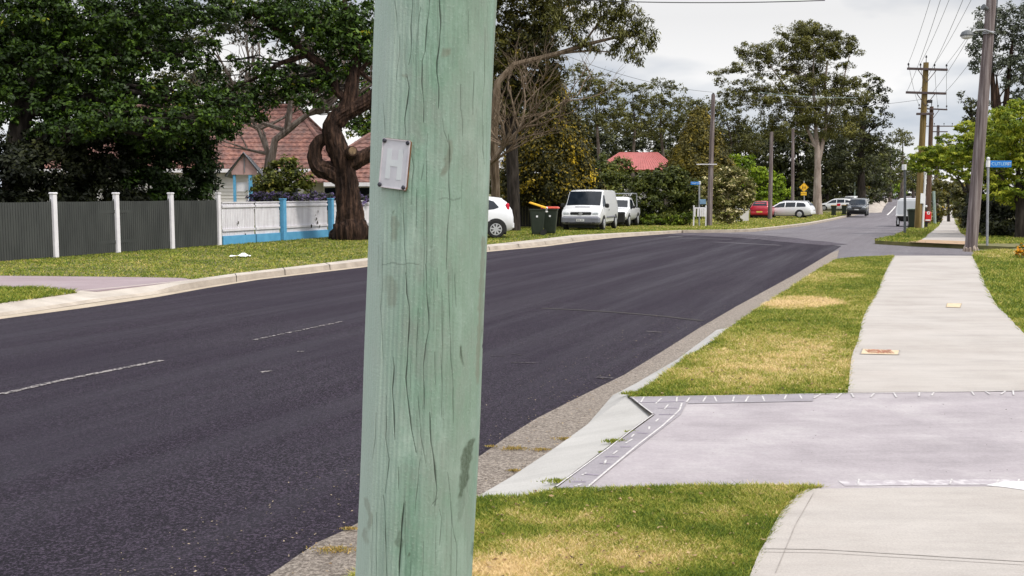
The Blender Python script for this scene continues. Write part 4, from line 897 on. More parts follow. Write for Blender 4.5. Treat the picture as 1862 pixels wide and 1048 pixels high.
# dense undergrowth closing the view under the far trees
for k, (x0, x1, y0, y1, Y, lb) in enumerate(((1040, 1180, 300, 400, 135, 'left'), (1180, 1320, 300, 400, 138, 'middle'), (1320, 1470, 320, 385, 134, 'right'), (1470, 1600, 300, 372, 150, 'far right'), (1600, 1700, 330, 362, 300, 'end'))):
    ob = thing('undergrowth', {'left': 'dark thicket under the gum row behind the van', 'middle': 'dark thicket behind the bronze conifer', 'right': 'dark thicket behind the red and white parked cars', 'far right': 'dark thicket behind the stony bank and far cars', 'end': 'dark thicket closing the end of the street'}[lb], 'thicket', tuple(base((x0+x1)/2, Y)))
    sp = [(x0+(x1-x0)*(i+.5)/6, y0+(y1-y0)*j, (x1-x0)/8, (y1-y0)*.32) for i in range(6) for j in (.2, .7)]
    c_, s_ = crown('foliage', ob, pxc(Y, sp), .26, L_DARK, cover=1.9, tone0=.45, subr=.3)

# --- right side: cypress mass
GROW = 1.1
CY_ = [
 (37, [(1858, 450), (1858, 380), (1850, 300)], [(1850, 215, 40, 30), (1820, 245, 34, 28), (1862, 260, 40, 30), (1835, 285, 40, 24), (1870, 310, 40, 30), (1815, 315, 26, 18), (1850, 340, 40, 22), (1880, 200, 40, 40), (1840, 255, 60, 40, 2), (1890, 300, 50, 90, 2), (1840, 225, 40, 30, -1), (1815, 345, 30, 20), (1855, 370, 34, 20, 1)], 'bright green cypress at the right edge behind the blue street sign'),
 (41, [(1812, 445), (1812, 370), (1800, 300)], [(1790, 245, 30, 20), (1765, 265, 30, 18), (1805, 275, 34, 20), (1780, 295, 34, 14), (1740, 285, 26, 12), (1810, 305, 30, 16), (1775, 250, 20, 12), (1760, 230, 24, 10), (1785, 320, 30, 14), (1770, 280, 40, 24, 1), (1805, 225, 24, 18)], 'bright green cypress behind the tall leaning power pole'),
 (45, [(1777, 440), (1774, 370), (1750, 310)], [(1720, 265, 26, 12), (1745, 275, 26, 14), (1700, 278, 24, 12), (1725, 290, 34, 12), (1690, 296, 24, 10), (1670, 290, 20, 10), (1665, 305, 18, 8), (1700, 308, 34, 9), (1745, 305, 34, 12), (1678, 272, 12, 7), (1735, 318, 30, 8), (1710, 290, 44, 18, 1), (1720, 250, 14, 7), (1755, 255, 20, 12)], 'spreading bright green cypress reaching out over the far footpath')]
for k, (Y, tk, sp, lb) in enumerate(CY_):
    tree('cypress_tree', lb, Y, tk, [.25, .2, .12], sp, .075, L_CYP, B_DARK, cover=2.4, tone0=.68, tvar=.55, seed=170+k, asp=.38, flat=.42, subr=.24, group='cypress trees on the right', twigs=4)
for k, (x, y, rx, ry, Y, m, lb) in enumerate(((1850, 400, 52, 56, 39.5, L_DARK, 'very dark shrub under the cypress at the right edge'), (1805, 400, 50, 64, 41.5, L_DARK, 'very dark shrub between the power pole and the street sign pole'), (1778, 380, 24, 54, 46, L_DARK, 'dark shrub just behind the leaning power pole'), (1758, 395, 13, 34, 53, L_BROWN, 'brownish shrub on the right of the far footpath'), (1750, 365, 18, 36, 66, L_BROWN, 'brown leaved shrub arching over the far footpath from the right'), (1725, 342, 30, 20, 76, L_BROWN, 'foliage arching right over the far footpath'), (1706, 372, 9, 38, 72, L_BROWN, 'narrow brownish shrub left of the far footpath'), (1722, 352, 22, 22, 110, L_SHRUB, 'pale shrub closing the far end of the footpath'), (1742, 382, 9, 20, 92, L_SHRUB, 'small shrub deep along the footpath'), (1835, 420, 60, 30, 38.5, L_DARK, 'low dark shrub at the base of the cypresses at the right'), (1785, 418, 22, 28, 43, L_DARK, 'low dark shrub just right of the leaning pole foot'))):
    tree('hedge_shrub', lb, Y, [(x, 432 if Y < 60 else 400), (x, y)], [.12, .06], [(x, y, rx, ry*.7), (x-rx*.4, y-ry*.5, rx*.5, ry*.4), (x+rx*.4, y-ry*.45, rx*.5, ry*.4), (x, y+ry*.55, rx*.95, ry*.4)], .08 if Y < 60 else .12, m, B_DARK, cat='shrub', group='shrubs along the far footpath', cover=2.4, tone0=.3 if m is L_DARK else .5, seed=180+k, twigs=3)
gum('grey_gum_tree', 'grey green gum with clustered stems rising above the cypresses at the right', 56, [(1822, 430), (1822, 300), (1818, 240), (1815, 190), (1812, 140)], [.26, .24, .22, .15, .1],
    [(1795, 40, 26, 26), (1775, 75, 18, 26), (1810, 75, 26, 24), (1840, 50, 26, 24), (1775, 110, 14, 14), (1815, 115, 26, 18), (1850, 95, 26, 26), (1872, 60, 26, 30), (1850, 135, 22, 18), (1830, 20, 22, 12), (1880, 130, 30, 30), (1830, 150, 18, 10), (1776, 128, 8, 8), (1860, 175, 26, 16), (1880, 20, 30, 20)], leaf=.085, mat=L_GREYGUM, seed=200, bk=B_RED, cover=1.5, droop=.3, flat=.9, tone0=.5)
mb = MB(); Y0 = 56; gg = bpy.data.objects['grey_gum_tree']
for xs in ((1807, 1806, 1803, 1800), (1829, 1832, 1836, 1842)): mb.tube(pp((1820, 240), (xs[0], 190), (xs[1], 160), (xs[2], 120), (xs[3], 70)), [.18, .15, .13, .1, .05], 7)
mb.build('side_stems', B_RED, gg, smooth=True)
gum('pine_bough_tree', 'sparse dark pine with flat boughs left of the tall leaning power pole', 52, [(1772, 430), (1772, 300), (1768, 230), (1765, 180)], [.18, .15, .1, .05],
    [(1752, 172, 10, 3), (1768, 182, 12, 4), (1758, 196, 15, 4), (1775, 205, 14, 5), (1762, 215, 12, 4), (1785, 190, 14, 6), (1780, 222, 16, 8), (1750, 185, 8, 2)], leaf=.08, mat=L_DARK, seed=210, cover=1.8, tone0=.6, bk=B_DARK)
tree('marigold_plant', 'orange flowering plant at the right edge of the lawn', 25.3, [(1858, 480), (1858, 460)], [.02, .01], [(1858, 456, 9, 9), (1866, 450, 8, 12), (1852, 462, 5, 5)], .03, L_ORANGE, B_TWIG, cat='flower plant', cover=2.2, tone0=.58, tvar=.7, seed=220, asp=.7)
# ---------------------------------------------------------------- fences
def fence_line(px): return 352+(475-352)*(1697-px)/1697
def charcoal():
    posts = [(100, 469), (213, 460), (312, 453), (397.5, 446.5)]
    pts = [G(x, y, V) for x, y in posts]
    d = (pts[3]-pts[0]).normalized(); n = Vector((d.y, -d.x, 0))
    start = pts[0]-d*((pts[1]-pts[0]).length*2.0)
    allp = [start, pts[0]-d*(pts[1]-pts[0]).length*1.0] + pts
    labels = {0: 'charcoal picket fence panel at the far left edge', 1: 'charcoal picket fence panel left of the first white post', 2: 'charcoal picket fence panel between the first and second white posts', 3: 'charcoal picket fence panel between the second and third white posts', 4: 'charcoal picket fence panel between the third and last white posts'}
    o = thing('charcoal_fence', 'charcoal picket fence with dipping top line and white posts at the left', 'fence', tuple(pts[0]))
    for i in range(len(allp)-1):
        a, b = allp[i], allp[i+1]; L = (b-a).length; nn = int(L/.078); mb = MB(); ang = math.atan2(d.y, d.x)
        for k in range(nn):
            t = (k+.5)/nn; c = a+(b-a)*t-n*0
            up = max(0, 1-min(t, 1-t)/.07)**1.5*.09
            hgt = 1.36+.0*t+up - .012*math.sin(t*math.pi)
            mb.box((c.x, c.y, c.z+hgt/2+.02), (.065, .02, hgt), ang)
        for z in (.3, 1.1):
            c = a+(b-a)*.5+n*-.035; mb.box((c.x, c.y, c.z+z), (L-.12, .04, .08), ang)
        p = mb.build('fence_panel', M_FENCEG, o)
    for i, p in enumerate(allp):
        if i == 0: continue
        q = p+n*.02; mb = MB(); ang = math.atan2(d.y, d.x)
        mb.box((q.x, q.y, q.z+.78), (.125, .125, 1.56), ang, bev=.01); mb.box((q.x, q.y, q.z+1.58), (.16, .16, .05), ang, bev=.015)
        mb.build('post', M_POSTW, o)
    return pts[3], d, n
pe, fd, fn = charcoal()
# backing behind the gaps so the fence reads solid: rails only, the dark garden shows through
def picket():
    q = lambda px: G(px, fence_line(px)+1.2, V)
    a0 = pe+fd*.1; o = thing('picket_fence', 'white boarded fence with blue posts and a blue base board and one split panel', 'fence', tuple(a0))
    ang = math.atan2(fd.y, fd.x); posts = [512, 599]
    def at(px):   # along the fence line at picture column px
        u = (px-CX)/F; t = (u*a0.y-a0.x)/(fd.x-u*fd.y); return a0+fd*t
    segs = [(404, 462.5), (465, 508), (518, 595), (605, 700), (700, 800)]
    for i, (x0, x1) in enumerate(segs):
        a, b = at(x0), at(x1); L = (b-a).length; nn = int(L/.085); mb = MB()
        for k in range(nn):
            t = (k+.5)/nn; c = a+(b-a)*t; lean = .05*(1-t) if i == 1 else 0
            if i == 1 and k == 0: pass
            mb.box((c.x, c.y, c.z+.76), (.078, .02, 1.06), ang)
        for z in (.45, 1.18): 
            c = a+(b-a)*.5+fn*.03; mb.box((c.x, c.y, c.z+z), (L, .035, .07), ang)
        c = a+(b-a)*.5+fn*.01; mb.box((c.x, c.y, c.z+1.30), (L, .06, .035), ang)
        mb.build('fence_panel', M_FENCEW, o)
        mb = MB(); c = a+(b-a)*.5+fn*.025; mb.box((c.x, c.y, c.z+.13), (L, .05, .29), ang); mb.build('base_board', M_FBLUE, o)
    for px in posts+[702]:
        p = at(px+1)+fn*.06; mb = MB(); mb.box((p.x, p.y, p.z+.69), (.17, .17, 1.38), ang, bev=.01); mb.box((p.x, p.y, p.z+1.39), (.2, .2, .04), ang, bev=.01); mb.build('post', M_FBLUE, o)
    # rot holes and climbing weed on the third panel
    for (x0, y0, r0) in ((577, 385, .05), (574, 398, .055), (565, 411, .07), (576, 405, .06), (580, 412, .05), (432, 405, .05), (445, 427, .05), (573, 392, .035)):
        a = at(x0); c = P(x0, y0, a.y-.02)+fn*.03; mb = MB()
        ring = [c+fd*r0*math.cos(t)*random.uniform(.5, 1)+Vector((0, 0, r0*1.3*math.sin(t)*random.uniform(.6, 1))) for t in np.linspace(0, 6.28, 9)[:-1]]
        mb.quad(*ring); m = mb.build('rot_hole', M_CRACK, o)
picket()
def lowfence(name, label, px0, px1, Y0_, Y1_, top, bot, mat, board=.15):
    a, b = P(px0, 400, Y0_), P(px1, 400, Y1_); a.z = H(a.y)+V; b.z = H(b.y)+V
    o = thing(name, label, 'fence', tuple(a)); ang = math.atan2((b-a).y, (b-a).x); L = (b-a).length; mb = MB(); n = int(L/board)
    for k in range(n):
        c = a+(b-a)*((k+.5)/n); mb.box((c.x, c.y, c.z+(top+bot)/2), (board*.96, .025, top-bot), ang)
    mb.build('boards', mat, o); pmt = pm('brown fence post', (.06, .05, .045), (.04, .035, .03), 5, .8)
    for t in np.linspace(0, 1, max(2, int(L/2.4))): c = a+(b-a)*float(t); mb = MB(); mb.box((c.x, c.y-.05, c.z+top/2+.03), (.11, .11, top+.06), ang, bev=.01); mb.build('post', pmt, o)
    c = a+(b-a)*.5; mb = MB(); mb.box((c.x, c.y-.03, c.z+top+.02), (L, .09, .05), ang, bev=.01); mb.build('top_rail', mat, o)
    return o
lowfence('dark_fence', 'black brown board fence behind the white hatchback and the wheelie bins', 870, 1022, 56, 55, 1.32, .06, M_FDARK)

# ---------------------------------------------------------------- houses
def tiled_plane(mb, a, b, c, d, rows):
    """roof plane a,b along the eave, c above b, d above a; stepped tile courses"""
    for i in range(rows):
        t0, t1 = i/rows, (i+1)/rows
        p0, p1 = a+(d-a)*t0, b+(c-b)*t0; p2, p3 = b+(c-b)*t1, a+(d-a)*t1; up = Vector((0, 0, .055))
        n = max(1, int((p1-p0).length/.30)); 
        for k in range(n):
            s0, s1 = k/n, (k+1)/n; sm = (s0+s1)/2; u2 = up+Vector((0, 0, .045))
            A, B, Cc = p0+(p1-p0)*s0+up, p0+(p1-p0)*sm+u2, p0+(p1-p0)*s1+up
            D, E_, F_ = p3+(p2-p3)*s1, p3+(p2-p3)*sm+Vector((0, 0, .03)), p3+(p2-p3)*s0
            mb.quad(A, B, E_, F_); mb.quad(B, Cc, D, E_)
            mb.quad(p0+(p1-p0)*s0, p0+(p1-p0)*s1, Cc, B, A)
def hiproof(mb, x0, x1, y0, y1, ze, zr, rows, ins=None, over=.5):
    x0 -= over; x1 += over; y0 -= over; y1 += over; ins = ins or (y1-y0)/2; ym = (y0+y1)/2
    A, B, C_, D = Vector((x0, y0, ze)), Vector((x1, y0, ze)), Vector((x1, y1, ze)), Vector((x0, y1, ze))
    R0, R1 = Vector((x0+ins, ym, zr)), Vector((x1-ins, ym, zr))
    for q in ((A, B, R1, R0), (B, C_, R1, R1), (C_, D, R0, R1), (D, A, R0, R0)): tiled_plane(mb, *q, rows)
    for a, b in ((A, R0), (D, R0), (B, R1), (C_, R1), (R0, R1)): mb.tube([a+Vector((0, 0, .08)), b+Vector((0, 0, .08))], .12, 6)
    return (A, B, C_, D)
zg = H(55)+V
def xa(px, Y): return (px-CX)/F*Y
o = thing('tiled_house', 'white weatherboard house with a terracotta tiled hip roof behind the garden', 'house', (xa(520, 58), 58, zg))
hx0, hx1, hx2 = xa(60, 60), xa(560, 58), xa(760, 55)
mb = MB(); mb.box(((hx0+hx1)/2, 63.5, zg+1.55), (hx1-hx0, 9, 3.1)); mb.box(((hx1+hx2)/2-.1, 61, zg+1.35), (hx2-hx1, 10, 2.7))
for k in range(15): 
    z = zg+.2+k*.19
    mb.box(((hx0+hx1)/2, 58.99, z), (hx1-hx0, .03, .02)); 
mb.build('wall', M_WALL, o)
mb = MB(); hiproof(mb, hx0, hx1+1.2, 59, 68, zg+3.15, zg+6.95, 15, ins=3.4); 
rf = mb.build('roof', M_TILE, o)
mb = MB(); hiproof(mb, xa(562, 55), hx2+3, 55.2, 63, zg+2.35, zg+5.0, 11, ins=3.2); rf = mb.build('roof', M_TILE, o)
mb = MB(); mb.box(((hx0+hx1)/2, 58.42, zg+3.06), (hx1-hx0+1.4, .04, .2)); mb.box((xa(672, 54.6)+1, 54.66, zg+2.27), (xa(800, 54.6)-xa(566, 54.6), .04, .2)); mb.build('fascia', M_POSTW, o)
for (x0, x1, y_, z0, z1) in ((455, 485, 58.9, 1.0, 2.4), (530, 552, 58.9, 1.0, 2.4), (592, 612, 55.9, .9, 2.1), (650, 690, 55.9, .9, 2.1)):
    a, b = xa(x0, y_), xa(x1, y_); f = MB(); f.box(((a+b)/2, y_, zg+(z0+z1)/2), (b-a+.14, .06, z1-z0+.14)); f = f.build('window', M_POSTW, o)
    g = MB(); g.box(((a+b)/2, y_-.035, zg+(z0+z1)/2), (b-a, .02, z1-z0)); g.build('pane', M_GLASS, f)
# porch with a pink gable and grey sheet roof
Yp = 49.0; k = Yp/F; gx = lambda px: (px-CX)*k; gz = lambda py: P(931, py, Yp).z
po = thing('porch', 'small porch with pink gable, grey roof and sky blue post beside the round bush', 'porch', (gx(447), Yp, zg))
ap, l, r_ = (gx(447), gz(280)), (gx(424), gz(312)), (gx(470), gz(312)); mb = MB()
mb.quad((l[0], Yp, l[1]-.15), (r_[0], Yp, r_[1]-.15), (r_[0], Yp, r_[1]), (ap[0], Yp, ap[1]), (l[0], Yp, l[1])); mb.quad((l[0], Yp+.1, l[1]), (ap[0], Yp+.1, ap[1]), (r_[0], Yp+.1, r_[1])); mb.build('gable', M_GABLE, po)
mb = MB(); mb.box((ap[0]+.02, Yp-.03, (ap[1]+l[1])/2-.05), (.04, .03, ap[1]-l[1]))
mb.tube([(l[0]-.25, Yp-.06, l[1]-.22), (ap[0], Yp-.06, ap[1]+.06), (r_[0]+.25, Yp-.06, r_[1]-.22)], .045, 6); mb.build('barge_board', M_ROOFG, po)
mb = MB()
for s, e in ((-1, l), (1, r_)):
    p = [Vector((ap[0], Yp-.15, ap[1]+.05)), Vector((e[0]+s*.3, Yp-.15, e[1]-.2)), Vector((e[0]+s*.3-1.2, Yp+6, e[1]-.2)), Vector((ap[0]-1.2, Yp+6, ap[1]+.05))]
    mb.quad(*p); mb.quad(*[q-Vector((0, 0, .05)) for q in p[::-1]])
    for j in range(1, 9):
        t = j/9; a, b = p[0]+(p[1]-p[0])*t, p[3]+(p[2]-p[3])*t; mb.tube([a+Vector((0, 0, .02)), b+Vector((0, 0, .02))], .02, 4)
mb.build('roof', M_ROOFG, po)
mb = MB(); mb.box((gx(457), Yp+.1, (zg+gz(318))/2), (.16, .16, gz(318)-zg), bev=.01); mb.box((gx(428), Yp+.1, (zg+gz(318))/2), (.12, .12, gz(318)-zg), bev=.01); mb.build('post', M_FBLUE, po)
mb = MB(); mb.box((gx(443), Yp+.25, gz(340)), (gx(455)-gx(430), .06, gz(330)-gz(347))); mb.build('awning', M_POSTW, po)
# house with red sheet roof
Yr = 92; zr = H(Yr)+V; hh = thing('red_roofed_house', 'house with a faded red sheet roof mostly hidden by shrubs', 'house', (xa(1160, Yr), Yr, zr))
x0, x1 = xa(1108, Yr), xa(1212, Yr); mb = MB(); mb.box(((x0+x1)/2, Yr+4, zr+1.4), (x1-x0-.8, 8, 2.8)); mb.build('wall', M_WALL, hh)
mb = MB(); ze, zt = P(931, 309, Yr).z, P(931, 274, Yr).z; A, B, C_, D = Vector((x0-1.2, Yr-.6, ze)), Vector((x1+1.0, Yr-.6, ze)), Vector((x1+1.0, Yr+8.6, ze)), Vector((x0-1.2, Yr+8.6, ze)); R0, R1 = Vector((x0+1.2, Yr+4, zt)), Vector((x1-.3, Yr+4, zt))
for q in ((A, B, R1, R0), (B, C_, R1), (C_, D, R0, R1), (D, A, R0)): mb.quad(*q)
for k in range(1, 30): t = k/30; mb.tube([A+(B-A)*t+Vector((0, 0, .02)), R0+(R1-R0)*t+Vector((0, 0, .02))], .018, 4)
mb.build('roof', M_ROOFR, hh)
# small white flat garden wall beside the red hatchback, white slats behind the small street sign
Yw = 78; zz = H(Yw)+V; o = thing('garden_wall', 'low white garden wall left of the red hatchback', 'wall', (xa(1349, Yw), Yw, zz)); mb = MB()
mb.box((xa(1349, Yw), Yw, zz+.42), (xa(1360, Yw)-xa(1338, Yw), .22, .85), bev=.02); mb.box((xa(1341, Yw), Yw, zz+.85), (.32, .3, .5), bev=.03); mb.build('wall', M_WALL, o)
mb = MB(); mb.box((xa(1349, Yw), Yw, zz+.88), (xa(1360, Yw)-xa(1338, Yw)+.1, .3, .06), bev=.02); mb.build('coping', M_POSTW, o)
Yw = 60; zz = H(Yw)+V; o = thing('slatted_gate', 'white slatted gate seen behind the small blue street sign pole', 'gate', (xa(1272, Yw), Yw, zz)); mb = MB()
for px in (1262.5, 1268.5, 1273.5, 1277, 1280.5): mb.box((xa(px, Yw), Yw, P(931, 386, Yw).z), (.09, .03, P(931, 378, Yw).z-P(931, 394, Yw).z))
mb.box((xa(1271, Yw), Yw+.03, P(931, 378.5, Yw).z), (.62, .03, .07)); mb.build('slats', M_FENCEW, o)
for px in (1261, 1283): mb = MB(); mb.box((xa(px, Yw), Yw+.05, zz+.6), (.07, .07, 1.2)); mb.build('post', M_FENCEW, o)
bp = G(437, 469, V); o = thing('paper_litter', 'crumpled white paper lying on the grass before the picket fence', 'litter', tuple(bp)); mb = MB()
r = random.Random(4)
grid = [[Vector((bp.x-.24+.48*i/7, bp.y-.12+.24*j/3+r.uniform(-.02, .02), bp.z+.035+r.uniform(0, .035)+(.07 if i in (4, 5) and j == 2 else 0))) for i in range(8)] for j in range(4)]
for j in range(3):
    for i in range(7): mb.quad(grid[j][i], grid[j][i+1], grid[j+1][i+1], grid[j+1][i])
mb.build('sheet', M_PAPER, o)

# ---------------------------------------------------------------- vehicles
def wheel(parent, x, y, r, wdt=.2, spokes=7, cap=False):
    s = 1 if y > 0 else -1; mb = MB(); rr = r
    mb.tube([(x, y-s*wdt, r), (x, y-s*wdt*.9, r), (x, y-s*.03, r), (x, y, r)], [rr*.9, rr, rr, rr*.93], 24); t = mb.build('wheel', M_RUB, parent, False, True)
    mb = MB(); R = r*.66
    if cap: mb.tube([(x, y-s*.02, r), (x, y+s*.012, r), (x, y+s*.03, r)], [R, R*.98, R*.5], 20)
    else:
        mb.tube([(x, y-s*.02, r), (x, y+s*.016, r)], [R*.34, R*.3], 12)
        n = 28
        for k in range(n):
            a0, a1 = 6.2832*k/n, 6.2832*(k+1)/n
            mb.quad(*[(x+math.cos(a)*q, y+s*.010, r+math.sin(a)*q) for a, q in ((a0, R*.86), (a1, R*.86), (a1, R), (a0, R))])
        for k in range(spokes):
            a = 6.2832*k/spokes+.2; mb.box((x+math.cos(a)*R*.6, y+s*.008, r+math.sin(a)*R*.6), (R*.62, .02, R*.26), M=Matrix.Rotation(-a, 3, 'Y'))
    mb.build('rim', M_RIM, t, False)
    if not cap: mb = MB(); mb.tube([(x, y-s*.02, r), (x, y+s*.001, r)], [R*.9, R*.9], 20); mb.build('rim_shadow_gap', M_BLACK, t, False)
def interp_st(st, x):
    xs = [s[0] for s in st]; return [float(np.interp(x, xs, [s[k] for s in st])) for k in range(1, 6)]
def vehicle(name, label, cat, st, paint, px, py, Y, rz, wheels, rw, feat, group=None, sc=1.0):
    b = G(px, py, V) if Y is None else base(px, Y)
    o = thing(name, label, cat, (b.x, b.y, b.z), rz, group); o.scale = (sc, sc, sc)
    xs = sorted(set([s[0] for s in st]+list(np.linspace(st[0][0], st[-1][0], 34)))); rings = []
    for x in xs:
        zb, zl, zt, w_, wt = interp_st(st, x); zl = min(zl, zt-.05)
        half = [(0, zb), (w_*.86, zb), (w_*.97, zb+.1), (w_, zb+(zl-zb)*.55), (w_*.985, zl), (wt+.5*0+.0, zt-.045), (wt-.09, zt), (wt*.5, zt+.018), (0, zt+.024)]
        if zt-zl < .12: half[5] = (max(wt, w_*.93), zt-.03)
        rings.append([(x, y, z) for y, z in half]+[(x, -y, z) for y, z in half[-2:0:-1]])
    mb = MB(); n = len(rings[0]); vs = [p for r in rings for p in r]; fs = []
    for i in range(len(rings)-1):
        for k in range(n): q = (k+1) % n; fs.append((i*n+k, (i+1)*n+k, (i+1)*n+q, i*n+q))
    fs.append(tuple(range(n))); fs.append(tuple(range(len(vs)-1, len(vs)-1-n, -1))); mb.add(vs, fs); body = mb.build('body', paint, o, False, True)
    def side(x, t, s, off):
        zb, zl, zt, w_, wt = interp_st(st, x); zl = min(zl, zt-.05); y = w_*.985+(wt-w_*.985)*t; z = zl+(zt-.045-zl)*t
        return (x, s*(y+off), z)
    def sidepatch(nm, pts, mat, off=.006, parent=None):     # pts: (x, t) polygon columns bottom/top
        for s in (-1, 1):
            mb = MB(); 
            for (xa_, ta0, ta1), (xb_, tb0, tb1) in zip(pts, pts[1:]): mb.quad(side(xa_, ta0, s, off), side(xb_, tb0, s, off), side(xb_, tb1, s, off), side(xa_, ta1, s, off))
            mb.build(nm, mat, parent or o, False)
    def toppatch(nm, xa_, xb_, f, mat, off=.008, n_=6):
        mb = MB(); g = []
        for i in range(n_+1):
            x = xa_+(xb_-xa_)*i/n_; zb, zl, zt, w_, wt = interp_st(st, x)
            g.append([(x, wt*f*s, zt+off+.02*(1-abs(s)*.8)) for s in (-1, -.6, -.2, .2, .6, 1)])
        for i in range(n_):
            for j in range(5): mb.quad(g[i][j], g[i+1][j], g[i+1][j+1], g[i][j+1])
        return mb.build(nm, mat, o, False, True)
    for win in feat.get('side', []): sidepatch('side_window', win, M_GLASS)
    if 'front' in feat: toppatch('windscreen', *feat['front'], M_GLASS)
    if 'rear' in feat: toppatch('rear_window', *feat['rear'], M_GLASS)
    for nm, c, d, mat in feat.get('boxes', []):
        ys = (1, -1) if c[1] else (1,)
        for s in ys: mb = MB(); mb.box((c[0], s*c[1], c[2]), d, bev=min(d)*.35); mb.build(nm, mat, o, False)
    for xw in wheels:
        zb, zl, zt, w_, wt = interp_st(st, xw)
        for s in (-1, 1):
            mb = MB(); k = 18; R = rw*1.2
            ring = [(xw+math.cos(a)*R, s*(w_+.003), max(zb-.02, rw+math.sin(a)*R)) for a in np.linspace(-.35, math.pi+.35, k)]
            mb.quad(*ring); mb.quad(*[(p[0], p[1]-s*.25, p[2]) for p in ring[::-1]])
            for i in range(k-1): mb.quad(ring[i], ring[i+1], (ring[i+1][0], ring[i+1][1]-s*.25, ring[i+1][2]), (ring[i][0], ring[i][1]-s*.25, ring[i][2]))
            mb.build('wheel_arch', M_BLACK, o, False)
            wheel(o, xw, s*(w_+.012), rw, cap=feat.get('cap', False), spokes=feat.get('spokes', 7))
    mb = MB(); mb.box(((st[0][0]+st[-1][0])/2, 0, rw*.75), (st[-1][0]-st[0][0]-.5, 1.3, .22)); mb.build('underbody', M_BLACK, o, False)
    return o
HATCH = [(-1.95, .42, .72, .78, .74, .70), (-1.90, .30, .86, 1.0, .80, .72), (-1.72, .25, .93, 1.28, .84, .62), (-1.55, .23, .95, 1.40, .85, .60), (-.9, .22, .93, 1.48, .86, .60), (.1, .2, .90, 1.49, .86, .61), (.6, .2, .88, 1.38, .86, .62), (1.15, .2, .88, 1.0, .86, .68), (1.6, .22, .8, .86, .83, .68), (1.88, .3, .6, .7, .75, .62), (1.95, .38, .5, .56, .66, .58)]
VAN = [(-2.3, .45, 1.05, 1.55, .84, .72), (-2.26, .35, 1.1, 1.80, .92, .78), (-1.9, .3, 1.1, 1.88, .95, .80), (.8, .3, 1.1, 1.89, .95, .80), (1.1, .3, 1.1, 1.84, .95, .80), (1.72, .3, 1.08, 1.14, .94, .84), (2.1, .3, .92, .99, .93, .82), (2.26, .34, .78, .84, .91, .82), (2.33, .36, .55, .60, .88, .82)]
WAGON = [(-2.35, .45, .70, .74, .78, .74), (-2.28, .32, .86, .95, .84, .76), (-2.05, .26, .93, 1.30, .87, .66), (-1.85, .24, .94, 1.42, .88, .64), (-.8, .22, .92, 1.48, .88, .63), (.1, .2, .90, 1.46, .88, .62), (.5, .2, .88, 1.36, .88, .64), (1.15, .2, .86, .96, .88, .72), (1.8, .22, .78, .84, .86, .72), (2.25, .28, .62, .70, .78, .68), (2.35, .36, .5, .56, .7, .6)]
SUV = [(-2.2, .5, .85, .9, .80, .76), (-2.15, .38, 1.0, 1.4, .88, .72), (-2.0, .34, 1.05, 1.66, .90, .70), (-1, .32, 1.05, 1.72, .91, .70), (.1, .32, 1.03, 1.70, .91, .70), (.5, .32, 1.02, 1.58, .91, .70), (1.05, .32, 1.0, 1.12, .91, .78), (1.75, .34, .94, 1.02, .90, .78), (2.1, .38, .78, .86, .86, .76), (2.2, .44, .6, .66, .78, .7)]
UTE = [(-2.4, .55, .95, 1.0, .84, .82), (-2.35, .45, 1.0, 1.04, .88, .84), (-.8, .4, 1.0, 1.04, .90, .84), (-.75, .4, 1.0, 1.50, .90, .70), (-.4, .38, 1.0, 1.66, .90, .68), (.3, .38, 1.0, 1.66, .90, .68), (.6, .38, .98, 1.5, .90, .7), (1.1, .38, .97, 1.08, .90, .78), (1.9, .4, .9, .98, .88, .78), (2.3, .45, .75, .82, .84, .76), (2.4, .5, .6, .66, .78, .7)]
rad = math.radians
vehicle('white_hatchback', 'white hatchback with red tail lamp, half hidden behind the green pole', 'car', HATCH, M_WHITEP, 833, 432, None, rad(184), (-1.32, 1.22), .32,
        dict(side=[[(-1.42, .30, .40), (-1.25, .18, .80), (-.98, .12, .90)], [(-.9, .1, .9), (-.05, .08, .9)], [(.02, .08, .9), (.45, .08, .9), (1.0, .08, .35)]], front=(.66, 1.1, .9), rear=(-1.84, -1.58, .9), spokes=8,
             boxes=[('tail_lamp', (-1.74, .70, 1.06), (.13, .12, .36), M_TAIL), ('headlamp', (1.8, .6, .66), (.2, .25, .14), M_LAMP), ('rear_bumper', (-1.93, 0, .45), (.1, 1.4, .22), M_WHITEP), ('door_mirror', (.85, .93, .98), (.12, .14, .12), M_WHITEP)]))
vb = vehicle('white_van', 'white van facing the road with grey bumper and dark grille, behind the bins', 'van', VAN, M_WHITEP, 1074, 408, 50.5, rad(-106), (-1.45, 1.5), .33,
        dict(side=[[(.95, .08, .75), (1.15, .08, .86), (1.6, .08, .3)]], front=(1.13, 1.7, .95), cap=True,
             boxes=[('bumper', (2.27, 0, .50), (.24, 1.84, .36), M_PLASG), ('lower_intake', (2.385, 0, .36), (.03, 1.0, .08), M_BLACK), ('grille', (2.262, 0, .80), (.10, 1.0, .15), M_BLACK), ('headlamp', (2.22, .68, .78), (.14, .34, .17), M_LAMP), ('bonnet_vent', (1.88, 0, 1.105), (.08, .7, .03), M_PLASG),
                    ('door_mirror', (1.42, 1.06, 1.16), (.12, .2, .2), M_BLACK), ('fog_lamp', (2.40, .62, .38), (.03, .14, .07), M_BLACK), ('door_handle', (.4, .97, .95), (.14, .03, .04), M_BLACK), ('rub_strip', (-.2, .965, .62), (2.2, .02, .07), M_PLASG)]))
mb = MB(); mb.box((2.325, 0, .8), (.02, .12, .10), bev=.006); mb.box((2.325, 0, .8), (.02, .20, .03), bev=.004); mb.build('badge', M_RIM, vb, False)
mb = MB(); mb.box((2.40, 0, .50), (.02, .37, .11)); npl = mb.build('number_plate', M_SIGNW, vb, False)
